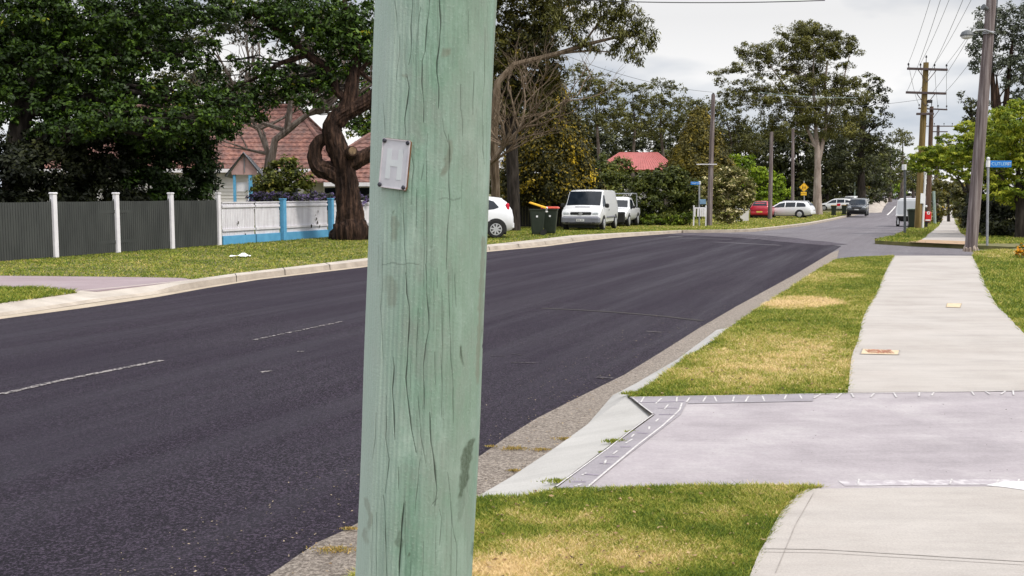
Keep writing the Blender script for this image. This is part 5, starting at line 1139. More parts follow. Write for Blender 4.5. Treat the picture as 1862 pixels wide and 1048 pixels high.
text('BXK 42F', .085, M_BLACK, npl, Matrix.Translation((2.412, 0, .5)) @ Matrix.Rotation(math.pi/2, 4, 'Z') @ Matrix.Rotation(math.pi/2, 4, 'X'))
sg = vb  # side panel script is too small to show
vehicle('white_ute', 'white utility with dark front bar parked behind the white van', 'ute', UTE, M_WHITEP, 1124, 405, 60, rad(-106), (-1.5, 1.5), .36,
        dict(front=(.62, 1.08, .92), side=[[(-.3, .1, .85), (.3, .08, .88), (.95, .08, .3)]], cap=True, boxes=[('bull_bar', (2.38, 0, .56), (.16, 1.6, .62), M_BLACK), ('headlamp', (2.28, .66, .80), (.14, .3, .16), M_LAMP), ('door_mirror', (.9, 1.02, 1.12), (.1, .18, .16), M_BLACK)]))
mb = MB(); ut = bpy.data.objects['white_ute']
for s in (-1, 1): mb.tube([(-2.2, s*.7, 1.1), (-2.1, s*.7, 1.85), (-.4, s*.7, 1.88), (.2, s*.68, 1.72)], .035, 6)
for x in (-2.05, -1.2, -.4): mb.tube([(x, -.7, 1.87), (x, .7, 1.87)], .03, 6)
mb.build('ladder_rack', M_GALV, ut, False)
rb_ = vehicle('red_hatchback', 'small red hatchback parked on the grass with its rear to the road', 'car', HATCH, M_REDP, 1386, 398, 92, rad(68), (-1.25, 1.22), .31,
        dict(side=[[(-1.42, .30, .45), (-1.0, .12, .85)], [(-.9, .1, .88), (-.05, .08, .88)], [(.02, .08, .88), (.95, .08, .35)]], rear=(-1.86, -1.5, .9), front=(.66, 1.1, .9),
             boxes=[('tail_lamp', (-1.86, .68, .92), (.1, .14, .16), M_TAIL), ('number_plate', (-1.975, 0, .56), (.02, .5, .13), M_PLATEY), ('rear_bumper', (-1.93, 0, .45), (.1, 1.5, .24), M_REDP)]))
vehicle('white_wagon', 'long white station wagon parked side on beside the red hatchback', 'car', WAGON, M_WHITEP, 1429, 398, 93, rad(151), (-1.35, 1.4), .34,
        dict(side=[[(-1.85, .1, .5), (-1.65, .1, .85), (-1.05, .1, .88)], [(-.95, .1, .88), (-.1, .08, .88)], [(-.02, .08, .88), (.45, .08, .85), (1.05, .08, .2)]], rear=(-2.2, -1.95, .9), front=(.55, 1.1, .92), cap=True,
             boxes=[('tail_lamp', (-2.2, .76, .80), (.1, .14, .17), M_TAIL), ('rear_bumper', (-2.32, 0, .46), (.12, 1.6, .24), M_WHITEP), ('roof_rail', (-.8, .6, 1.50), (2.0, .04, .04), M_GALV)]), sc=1.0)
vehicle('dark_suv', 'dark blue four wheel drive facing the camera at the edge of the road', 'car', SUV, M_DARKP, 1558.5, 392, 103, rad(-112), (-1.35, 1.4), .36,
        dict(front=(.55, 1.02, .92), side=[[(-1.9, .1, .85), (-.1, .08, .88)], [(0, .08, .88), (.9, .08, .3)]], boxes=[('grille', (2.18, 0, .78), (.06, .9, .16), M_BLACK), ('headlamp', (2.12, .66, .84), (.12, .26, .14), M_LAMP), ('number_plate', (2.24, 0, .60), (.02, .42, .12), M_SIGNW), ('bumper', (2.18, 0, .55), (.14, 1.6, .24), M_BLACK), ('door_mirror', (.85, .98, 1.1), (.1, .16, .14), M_DARKP)]))
vehicle('parked_car', 'white sedan side on behind the two yellow lidded bins', 'car', WAGON, M_WHITEP, 1519, 385, 128, rad(160), (-1.35, 1.4), .33,
        dict(side=[[(-1.6, .1, .6), (-1.05, .1, .85)], [(-.95, .1, .88), (-.1, .08, .88)], [(-.02, .08, .88), (.45, .08, .85), (1.05, .08, .2)]], boxes=[('sticker', (-.3, .89, .72), (.4, .02, .3), M_TAIL)]), group='white cars parked at the far left kerb')
vehicle('parked_car', 'dark roofed silver car behind the white sedan', 'car', WAGON, M_SILVP, 1521, 380, 138, rad(170), (-1.35, 1.4), .33,
        dict(side=[[(-1.6, .1, .6), (-1.05, .1, .85)], [(-.95, .1, .88), (.45, .08, .85), (1.05, .08, .2)]], boxes=[('roof_pad', (-.5, 0, 1.5), (2.4, 1.2, .05), M_BLACK)]), group='white cars parked at the far left kerb')
vehicle('parked_car', 'white car nose out just behind the dark four wheel drive', 'car', SUV, M_WHITEP, 1545, 382, 132, rad(-130), (-1.35, 1.4), .34,
        dict(front=(.55, 1.02, .92), side=[[(-1.8, .1, .85), (-.1, .08, .88)], [(0, .08, .88), (.9, .08, .3)]]), group='white cars parked at the far left kerb')
vehicle('parked_car', 'silver car farthest back beyond the dark four wheel drive', 'car', SUV, M_SILVP, 1553, 376, 146, rad(-140), (-1.35, 1.4), .34,
        dict(front=(.55, 1.02, .92), side=[[(-1.8, .1, .85), (-.1, .08, .88)], [(0, .08, .88), (.9, .08, .3)]]), group='white cars parked at the far left kerb')
bo = base(1518, 152); bo.z += .1
vehicle('white_pickup', 'small white pickup standing up on the verge behind the parked cars', 'ute', UTE, M_WHITEP, 1519, 360, 168, rad(-150), (-1.5, 1.5), .36, dict(front=(.62, 1.08, .92), side=[[(-.3, .1, .85), (.95, .08, .3)]]))
bpy.data.objects['white_pickup'].location.z = P(1519, 362, 168).z
mnd = MB(); c0 = bpy.data.objects['white_pickup'].location
mnd.tube([(c0.x, c0.y, c0.z-2.6), (c0.x, c0.y, c0.z-1.2), (c0.x, c0.y, c0.z-.01)], [9, 6, 3.4], 20); q = mnd.build('raised_bank', M_SOIL, None, smooth=True); q['kind'] = 'structure'
vehicle('distant_car', 'tiny white car driving on the far crest of the road', 'car', SUV, M_WHITEP, 1632, 363, 214, rad(-104), (-1.35, 1.4), .34, dict(front=(.55, 1.02, .92), side=[[(-1.8, .1, .85), (-.1, .08, .88)]]))
bpy.data.objects['distant_car'].location.z = H(214)+.01

# box trailer parked at the right kerb
Yt = 66; zt = H(Yt); o = thing('box_trailer', 'white box trailer with dark underside parked at the right kerb', 'trailer', (xa(1650, Yt), Yt, zt), rad(-22+90))
mb = MB(); Lh, Wh = 1.9, .78
for (x0, x1, z0, z1, w0, w1) in ((-Lh, Lh, .68, 1.72, .66, .60),):
    sec = [(-w0, z0), (w0, z0), (w0+.03, z0+.3), (w1, z1-.12), (w1-.12, z1), (-w1+.12, z1), (-w1, z1-.12), (-w0-.03, z0+.3)]
    vs = [(x, y, z) for x in (x0, x1) for y, z in sec]; n = 8; mb.add(vs, [tuple(range(n-1, -1, -1)), tuple(range(n, 2*n))]+[(k, (k+1) % n, (k+1) % n+n, k+n) for k in range(n)])
for k in range(7): x = -Lh+.25+k*.57; mb.tube([(x, -.6, 1.62), (x, -.45, 1.74), (x, .45, 1.74), (x, .6, 1.62)], .03, 5)
mb.build('box', M_WHITEP, o, False)
mb = MB(); mb.box((-Lh-.01, 0, 1.2), (.03, 1.06, .84), bev=.01); mb.build('rear_door', M_SILVP, o, False)
mb = MB(); mb.box((-Lh-.02, 0, .72), (.05, 1.4, .07), bev=.01); mb.build('rear_sill', M_SIGNW, o, False)
mb = MB(); mb.add([(-Lh, -.62, .66), (-Lh, .62, .66), (Lh, .62, .66), (Lh, -.62, .66), (-Lh+.4, -.4, .34), (-Lh+.4, .4, .34), (Lh, .4, .34), (Lh, -.4, .34)], [(0, 1, 2, 3), (7, 6, 5, 4), (0, 4, 5, 1), (1, 5, 6, 2), (2, 6, 7, 3), (3, 7, 4, 0)]); mb.build('chassis', M_BLACK, o, False)
for s in (-1, 1):
    mb = MB(); mb.cyl((.1, s*.5, .3), (.1, s*.7, .3), .3, 18); wh = mb.build('wheel', M_RUB, o, False); mb = MB(); mb.cyl((.1, s*.7, .3), (.1, s*.712, .3), .16, 14); mb.build('rim', M_RIM, wh, False)
    mb = MB(); mb.box((-Lh+.35, s*.55, .42), (.06, .08, .5)); mb.build('mud_flap', M_SIGNW, o, False)
mb = MB(); mb.box((Lh+.5, 0, .42), (1.1, .08, .08)); mb.build('drawbar', M_BLACK, o, False)

# ---------------------------------------------------------------- wheelie bins
def bin_(label, px, Y, rz, lid, tilt=0, sc=1.0, extra=False):
    b = base(px, Y); o = thing('wheelie_bin', label, 'bin', tuple(b), rz); mb = MB()
    lv = [(.05, .19, .17), (.12, .2, .185), (.86, .27, .25), (.9, .29, .27), (.94, .29, .27)]; vs = []
    for z, x, y in lv: vs += [(-x+.03, -y, z), (x-.03, -y, z), (x, -y+.03, z), (x, y-.03, z), (x-.03, y, z), (-x+.03, y, z), (-x, y-.03, z), (-x, -y+.03, z)]
    vs = [(a*sc, c*sc, d*sc) for a, c, d in vs]; fs = [tuple(range(7, -1, -1)), tuple(range(32, 40))]
    for i in range(4):
        for k in range(8): fs.append((i*8+k, i*8+(k+1) % 8, i*8+8+(k+1) % 8, i*8+8+k))
    mb.add(vs, fs); mb.build('body', M_BIN, o, False)
    mb = MB(); R = Matrix.Rotation(-tilt, 3, 'Y'); h = Vector((-.30*sc, 0, .95*sc)); pts = []
    for z, ins in ((0, 0), (.035, .0), (.07, .06)):
        for x, y in ((0, -.30+ins), (.60-ins, -.28+ins), (.64-ins, -.2), (.64-ins, .2), (.60-ins, .28-ins), (0, .30-ins)): pts.append(h+R @ Vector((x*sc, y*sc, z*sc)))
    fs = [tuple(range(5, -1, -1)), tuple(range(12, 18))]+[(i*6+k, i*6+(k+1) % 6, i*6+6+(k+1) % 6, i*6+6+k) for i in range(2) for k in range(6)]
    mb.add(pts, fs); mb.build('lid', lid, o, False)
    mb = MB(); mb.cyl((-.33*sc, -.27*sc, .97*sc), (-.33*sc, .27*sc, .97*sc), .018, 8); mb.build('handle', M_BIN, o, False)
    for s in (-1, 1): mb = MB(); mb.cyl((-.2*sc, s*.19*sc, .1*sc), (-.2*sc, s*.25*sc, .1*sc), .1*sc, 14); mb.build('wheel', M_RUB, o, False)
    return o
b1 = bin_('overfull dark green bin with its yellow lid propped open by rubbish', 977, 39.5, rad(180), M_LIDY, rad(18), 1.06)
b2 = bin_('dark green bin with a closed red lid between the yellow lidded bin and the van', 1000, 40.5, rad(-8), M_LIDR, 0, 1.06)
for (px, py, s, m, lb, nm) in ((992, 379, .09, M_PAPER, 'white crumpled bag poking out of the overfull bin', 'rubbish_bag'), (985, 381, .07, M_LIDR, 'red packet poking out of the overfull bin', 'rubbish_packet'), (981, 383, .06, M_BLUE, 'dark blue packet poking out of the overfull bin', 'rubbish_packet'), (994, 385, .06, M_SIGNW, 'small white scrap hanging over the rim of the overfull bin', 'rubbish_scrap')):
    c = P(px, py, 39.4); bm = bmesh.new(); bmesh.ops.create_icosphere(bm, subdivisions=2, radius=s); rr = random.Random(int(px*py))
    for v in bm.verts: v.co *= rr.uniform(.65, 1.15); v.co.z *= .7
    me = bpy.data.meshes.new(nm); bm.to_mesh(me); bm.free(); q = link(nm, me, m, None); q.location = c; tag(q, lb, 'rubbish')
for bb, x in ((b1, -.262), (b2, .262)):
    mb = MB(); mb.box((.02, (.262 if bb is b1 else -.262), .72), (.07, .012, .07), bev=.003); mb.build('sticker', M_SIGNW, bb, False)
bin_('dark green bin with orange yellow lid right of the big gum trunk', 1514.5, 104, rad(70), M_LIDY, 0)
bin_('dark green bin with orange yellow lid just left of the dark four wheel drive', 1533.5, 107, rad(70), M_LIDY, 0)
bin_('dark green bin with pale lid beside the white box trailer', 1658.5, 53.5, rad(75), M_LIDG, 0)

# ---------------------------------------------------------------- street poles, wires, signs
def pole(name, label, base_px, top_px, Y, r0, r1, mat, bw=None, n=14, group=None, cat='utility pole', extra=0):
    b = base(base_px, Y, V-.05) if bw is None else bw; t = P(top_px[0], top_px[1], b.y); r = random.Random(int(base_px))
    if extra: t = t+(t-b).normalized()*extra
    o = thing(name, label, cat, tuple(b), 0, group); L = 14
    pts = [b+(t-b)*(i/L) for i in range(L+1)]; mb = MB(); mb.tube(pts, [r0+(r1-r0)*(i/L)+r.uniform(-.004, .004) for i in range(L+1)], n); mb.build('shaft', mat, o, smooth=True)
    return o, b, t
def crossarm(o, t, b, py, half, Y, mat=M_ARM, ax=(1, 0, 0), tilt=0, ins=(-.95, -.35, .35, .95), brace=True, thick=.11, offs=-.2):
    zt = P(931, py, Y).z; k = (zt-b.z)/(t.z-b.z); c = b+(t-b)*k; A = Vector(ax).normalized(); c = c+Vector((0, offs, 0))
    e0, e1 = c-A*half+Vector((0, 0, tilt)), c+A*half-Vector((0, 0, tilt)); mb = MB()
    d = e1-e0; M = d.to_track_quat('X', 'Z').to_matrix(); mb.box(c, (half*2, thick, thick), M=M, bev=.01); mb.build('crossarm', mat, o)
    for f in ins:
        p = c+(e1-c)*f if f > 0 else c+(e0-c)*(-f); mb = MB(); mb.tube([p+Vector((0, 0, .05)), p+Vector((0, 0, .16)), p+Vector((0, 0, .17)), p+Vector((0, 0, .24)), p+Vector((0, 0, .27))], [.015, .015, .05, .045, .02], 8); mb.build('insulator', M_BLACK, o)
    if brace:
        mb = MB()
        for s in (-1, 1): mb.tube([c+A*s*half*.45-Vector((0, 0, .05)), c+Vector((0, 0, -.62))], .018, 5)
        mb.build('brace', M_ARM, o)
    return c, e0, e1
# the tall leaning pole at right
pb = G(1765, 457, V)
o, b, t = pole('power_pole', 'tall leaning weathered grey power pole with street lamp at the corner of the side street', 1765, (1803, 0), None, .165, .118, T_GREY, bw=pb, n=22, extra=2.0)
mb = MB(); rr = random.Random(3)
for k in range(9):
    a = k*.7; c = b+Vector((math.cos(a)*.145, math.sin(a)*.145, .05)); mb.tube([c+Vector((0, 0, -.06)), c+Vector((0, 0, .02)), c+(b-c)*.4+Vector((0, 0, .12+rr.random()*.22))], [.06, .055, .01], 6)
mb.build('splintered_foot', bark('pale splintered timber', (.14, .10, .08), (.36, .29, .24), (.55, .47, .4), 14), o)
kk = (P(931, 62, b.y).z-b.z)/(t.z-b.z); c = b+(t-b)*kk
mb = MB(); mb.tube([c+Vector((.05, -.15, 0)), c+Vector((-.25, -.3, .06)), c+Vector((-.58, -.45, .02)), c+Vector((-.72, -.5, -.06))], [.03, .028, .026, .025], 8); arm = mb.build('lamp_arm', M_GALV, o)
mb = MB(); q = c+Vector((-.80, -.5, -.10)); mb.tube([q+Vector((0, 0, .12)), q+Vector((0, 0, .08)), q, q+Vector((0, 0, -.03))], [.05, .13, .17, .17], 16); hd = mb.build('lamp_head', M_DSTEEL, arm)
mb = MB(); mb.tube([q+Vector((0, 0, -.03)), q+Vector((0, 0, -.08)), q+Vector((0, 0, -.11))], [.15, .13, .05], 16); mb.build('lamp_bowl', M_SIGNW, hd)
mb = MB()
for dz in (0, .04): mb.tube([c+Vector((math.cos(a)*.16, math.sin(a)*.16, dz)) for a in np.linspace(0, 6.28, 18)], .012, 5)
mb.build('steel_band', M_GALV, o)
mb = MB(); k2 = (P(931, 18, b.y).z-b.z)/(t.z-b.z); q = b+(t-b)*k2; mb.tube([q+Vector((-.14, -.1, 0)), q+Vector((-.28, -.15, .05))], [.05, .08], 10); mb.build('photocell', M_DSTEEL, o)
mb = MB(); mb.tube([b+(t-b)*f+Vector((.17-.05*f, -.06, 0)) for f in np.linspace(.55, 1, 9)], .012, 5); mb.build('cable', M_BLACK, o)
near_top = b+(t-b)*.985
# power poles beyond
oA, bA, tA = pole('power_pole', 'yellowish power pole with two crossarms beside the dark green bin and red post box', 1668, (1684, 114), 52, .17, .13, T_YEL, n=16)
a1 = crossarm(oA, tA, bA, 127, .98, 52, tilt=.03); a2 = crossarm(oA, tA, bA, 170, .98, 52, tilt=.03, ins=(), offs=-.18); crossarm(oA, tA, bA, 208, .42, 52, ins=(), brace=False, offs=-.2)
mb = MB(); mb.tube([tA, tA+Vector((0, 0, .22)), tA+Vector((0, 0, .25)), tA+Vector((0, 0, .34))], [.02, .015, .05, .03], 8); mb.build('insulator', M_BLACK, oA)
mb = MB(); c = bA+(tA-bA)*((P(931, 361, 52).z-bA.z)/(tA.z-bA.z)); mb.box((c.x+.09, c.y-.18, c.z), (.2, .01, .50)); mb.build('notice', M_SIGNW, oA)
mb = MB(); mb.tube([bA+(tA-bA)*f+Vector((.2, -.1, 0)) for f in np.linspace(0, .42, 5)], .06, 8); mb.build('riser_pipe', M_SIGNW, oA)
mb = MB(); c = bA+(tA-bA)*((P(931, 185, 52).z-bA.z)/(tA.z-bA.z)); mb.box((c.x+.24, c.y-.1, c.z), (.22, .14, .16), bev=.02); mb.box((c.x+.12, c.y-.1, c.z), (.2, .05, .05)); mb.build('fuse_box', M_BLACK, oA)
oB, bB, tB = pole('power_pole', 'second power pole, dark brown, just right of the yellowish one', 1686, (1694, 194), 66, .17, .12, T_BROWN, n=12)
a3 = crossarm(oB, tB, bB, 199, .90, 66, tilt=.04, thick=.09); 
mb = MB(); mb.tube([tB, tB+Vector((0, 0, .3))], [.02, .03], 6); mb.build('insulator', M_BLACK, oB)
oC, bC, tC = pole('power_pole', 'third power pole, far and pale, showing two thin crossarms above the cypress', 1701, (1706, 228), 92, .17, .12, T_GREY, n=10)
crossarm(oC, tC, bC, 230, 1.2, 92, thick=.09, brace=False); crossarm(oC, tC, bC, 240, .75, 92, thick=.09, ins=(), brace=False)
o, b, t = pole('light_pole', 'pale green grey post left of the far footpath', 1699, (1698, 348), 68, .09, .08, M_GREENPOST, n=10, cat='post')
# bare street poles on the left side
o, b, t = pole('street_pole', 'leaning grey timber pole beside the small blue street sign', 1289, (1297, 172), 62, .17, .11, T_GREY, group='bare timber poles across the road')
mb = MB(); mb.box((t.x, t.y, t.z+.03), (.12, .12, .1), bev=.02); mb.build('cap', M_BLACK, o)
c = P(1285, 299, 61.8); mb = MB(); mb.box((c.x, c.y, c.z), (1.2, .05, .05)); mb.build('crossarm', M_FENCEW, o)
o, b, t = pole('street_pole', 'grey timber pole standing in front of the red hatchback', 1399, (1403, 240), 86, .18, .14, T_GREY, group='bare timber poles across the road')
o, b, t = pole('street_pole', 'grey timber pole rising behind the white station wagon', 1440, (1442, 234), 100, .16, .13, T_GREY, group='bare timber poles across the road')
o, b, t = pole('light_pole', 'thin pale green steel post behind the dark four wheel drive', 1552, (1554, 302), 140, .10, .08, M_GREENPOST, n=8, cat='post')
for k, (x, y, Y) in enumerate(((1590, 338, 175), (1602, 335, 190), (1617, 340, 205))):
    pole('far_post', ['leftmost thin post on the far verge', 'middle thin post on the far verge', 'rightmost thin post on the far verge'][k], x, (x+.5, y), Y, .07, .05, M_GALV, n=6, cat='post', group='thin posts on the far verge')
# street name sign poles
def steelpole(name, label, px, py, Y, topy, r=.028, cat='sign pole', mat=None):
    b = G(px, py, V) if Y is None else base(px, Y); t = P(px+(2 if Y is None else .5), topy, b.y)
    o = thing(name, label, cat, tuple(b)); mb = MB(); mb.cyl(b-Vector((0, 0, .05)), t, r, 12); mb.build('pole', mat or M_GALV, o); return o, b, t
o, b, t = steelpole('street_sign', 'blue street name sign with white lettering on a galvanised pole at the right', 1795, 447, None, 289, .036, 'street sign')
zt_ = P(931, 298, b.y).z; mb = MB(); mb.tube([t+Vector((0, 0, -.02)), t+Vector((0, 0, .03)), t+Vector((0, 0, .05))], [.045, .045, .02], 12); mb.tube([(t.x, t.y, zt_-.1), (t.x, t.y, zt_+.1)], .06, 12); mb.build('bracket', M_SIGNW, o)
x1 = P(1838, 298, b.y).x; mb = MB(); L = x1-t.x-.05; R = Matrix.Rotation(rad(-3), 3, 'Z'); mb.box((t.x+.06+L/2, b.y-.02, zt_-.01), (L, .02, .20), bev=.005); blade = mb.build('sign_blade', M_BLUE, o)
T = Matrix.Translation((t.x+.07+L*.41-b.x, -.034, zt_-.01-b.z)) @ Matrix.Rotation(math.pi/2, 4, 'X')
text('CUTLER', .135, pm('pale blue reflective letters', (.42, .68, .9), (.36, .62, .86), 9, .5), blade, T, sx=1.0)
T = Matrix.Translation((t.x+.07+L*.87-b.x, -.034, zt_-.01-b.z)) @ Matrix.Rotation(math.pi/2, 4, 'X'); text('ST', .12, M_SIGNW, blade, T, sx=.9)
o, b, t = steelpole('street_sign', 'small blue street name sign beside the leaning timber pole across the road', 1271, 413, 60.5, 330, .05, 'street sign')
for (xx, yy, w_, hh_, m, bl) in ((1264, 333.5, .52, .17, M_BLUE, 'sign_blade'), (1278, 367, .36, .28, pm('faded blue board', (.16, .27, .40), (.12, .22, .34), 9, .6), 'lower_board')):
    c = P(xx, yy, 60.4); mb = MB(); mb.box((c.x, c.y, c.z), (w_, .02, hh_), rz=rad(4), bev=.004); q = mb.build(bl, m, o)
    if bl == 'sign_blade': text('TALLARA AV', .085, M_SIGNW, q, Matrix.Translation((c.x-b.x, c.y-b.y-.015, c.z-b.z)) @ Matrix.Rotation(rad(4), 4, 'Z') @ Matrix.Rotation(math.pi/2, 4, 'X'), sx=.9)
mb = MB(); c = P(1272, 333, 60.5); mb.box((c.x, c.y, c.z), (.12, .12, .2), bev=.01); mb.build('bracket', M_SIGNW, o)
o, b, t = steelpole('signpost', 'plain grey steel signpost in front of the white box trailer', 1645, 431, 42, 306, .05, 'signpost', M_DSTEEL)
mb = MB(); mb.box((t.x-.03, t.y, t.z+.03), (.09, .3, .22), bev=.01); mb.build('edge_on_sign', M_SIGNW, o)
def diamond(label, px, py, Y, w_, plaque, base_px=None):
    o, b, t = steelpole('warning_sign', label, px, 0, Y, py-12, .05, 'road sign'); c = P(px, py, Y); c.y -= .06; mb = MB()
    R = Matrix.Rotation(rad(45), 3, 'Y'); mb.box(c, (w_, .02, w_), M=R, bev=.006); pl = mb.build('diamond_plate', M_YEL, o)
    mb = MB(); s = w_*.92
    for k in range(4):
        a0, a1 = math.pi/2*k, math.pi/2*(k+1); R0, R1 = s*.70, s*.66
        mb.quad(*[(c.x+math.cos(a)*q, c.y-.013, c.z+math.sin(a)*q) for a, q in ((a0, R0), (a1, R0), (a1, R1), (a0, R1))])
    mb.build('black_border', M_BLACK, pl)
    mb = MB()      # two walking children silhouettes
    for dx, sc_ in ((-.13, 1.0), (.12, .85)):
        k = w_*.62*sc_; X, Z = c.x+dx*w_/.75, c.z-.02; f = lambda x, z: (X+x*k, c.y-.014, Z+z*k)
        mb.quad(*[f(.09*math.cos(a), .36+.09*math.sin(a)) for a in np.linspace(0, 6.28, 11)[:-1]])
        mb.quad(f(-.1, .25), f(-.12, -.05), f(.1, -.05), f(.1, .25)); mb.quad(f(-.12, -.05), f(-.2, -.42), f(-.1, -.42), f(-.01, -.05)); mb.quad(f(.0, -.05), f(.1, -.42), f(.2, -.42), f(.1, -.05)); mb.quad(f(.1, .22), f(.24, .02), f(.18, -.0), f(.06, .1))
    mb.build('walking_figures', M_BLACK, pl)
    if plaque:
        q = P(px-.5, plaque, Y); mb = MB(); mb.box((q.x, c.y, q.z), (w_*.86, .02, w_*.5), bev=.006); p2 = mb.build('lower_plate', M_YEL, o)
        text('SCHOOL', w_*.19, M_BLACK, p2, Matrix.Translation((q.x-b.x, c.y-.015-b.y, q.z-b.z)) @ Matrix.Rotation(math.pi/2, 4, 'X'))
    return o
diamond('yellow diamond warning sign with a smaller plate below it near the big gum', 1461.5, 341, 97, .62, 352.5)
diamond('far yellow diamond warning sign above the stony bank', 1577.5, 341, 150, .72, None)
q = bpy.data.objects['warning_sign.001']; c = P(1574.5, 346.5, 150); mb = MB(); mb.box((c.x, c.y-.09, c.z), (.45, .02, .4)); mb.build('blue_plate', M_BLUE, q)
# red post box
Yb = 54; b = base(1683, Yb); o = thing('post_box', 'small red post box with white round emblem beside the power poles', 'post box', tuple(b)); k = Yb/F
zz = lambda py: P(931, py, Yb).z; xw = lambda px: (px-CX)*k
mb = MB(); mb.box((xw(1683), Yb, (b.z+zz(402))/2), (.12, .12, zz(402)-b.z+.02)); mb.box((xw(1681.5), Yb, zz(381)), (.06, .06, .5)); mb.build('post', M_BLACK, o)
mb = MB(); mb.box((xw(1684.5), Yb, zz(394)), (xw(1690.5)-xw(1679), .28, zz(385)-zz(402.5)), bev=.03); bx = mb.build('box', M_POSTRED, o)
mb = MB(); mb.cyl((xw(1684.5), Yb-.14, zz(387.5)), (xw(1684.5), Yb-.15, zz(387.5)), .085, 18); em = mb.build('round_emblem', M_SIGNW, bx)
mb = MB(); mb.box((xw(1684.5), Yb-.152, zz(387.5)), (.03, .006, .09)); mb.box((xw(1684.5)+.025, Yb-.152, zz(387.5)+.025), (.05, .006, .04)); mb.build('emblem_mark', M_POSTRED, em)
mb = MB(); mb.box((xw(1684), Yb-.14, zz(400.5)), (.26, .012, .07)); mb.build('label_strip', M_SIGNW, bx)
mb = MB(); mb.box((xw(1681.5), Yb-.01, zz(375.5)), (.11, .11, .13), bev=.03); mb.build('cap', M_SIGNW, o)
# wires
def wire(label, a, b, sag, r=.011, mat=M_BLACK):
    pts = [a+(b-a)*t-Vector((0, 0, 4*sag*t*(1-t))) for t in [i/20 for i in range(21)]]; mb = MB(); mb.tube(pts, r, 5)
    o = mb.build('overhead_wire', mat); tag(o, label, 'wire', 'overhead wires'); return o
W_ = M_DSTEEL
names = ['left', 'second', 'third', 'right']
nt_ = near_top
for i, f in enumerate((-.95, -.35, .35, .95)):
    a = a1[0]+((a1[2]-a1[0])*f if f > 0 else (a1[1]-a1[0])*-f)+Vector((0, 0, .26)); e = nt_+Vector((f*1.2, -.1, .6))
    wire('%s high wire from the top crossarm of the yellowish pole to the tall leaning pole' % names[i], a, e, .3, .008, W_)
    a_ = a2[0]+((a2[2]-a2[0])*f if f > 0 else (a2[1]-a2[0])*-f)+Vector((0, 0, .06)); e = nt_+Vector((f*1.2, -.1, -.6))
    wire('%s lower wire from the yellowish pole second crossarm to the tall leaning pole' % names[i], a_, e, .3, .008, W_)
    c_2 = a3[0]+((a3[2]-a3[0])*f if f > 0 else (a3[1]-a3[0])*-f)+Vector((0, 0, .2)); wire('%s wire joining the first two far power poles' % names[i], a, c_2, .25, .009, W_)
wire('thin service wire crossing the sky above the gum row', P(1020, 98, 48), P(1297, 168, 62), .3, .010, W_)
wire('thin wire from the lone leaning pole across to the yellowish power pole', P(1297, 176, 62), P(1676, 181, 52), .5, .009, W_)
wire('greenish wire passing in front of the big gum crown', P(1380, 168, 62), P(1560, 178, 58), .1, .012, M_GREENPOST)
wire('thick wire at the top edge of the sky', P(900, -8, 30), P(1500, 1, 29), .12, .013, M_BLACK)
wire('thin second wire at the top edge of the sky', P(900, -2, 30.4), P(1500, -6, 29), -.05, .008, M_BLACK)
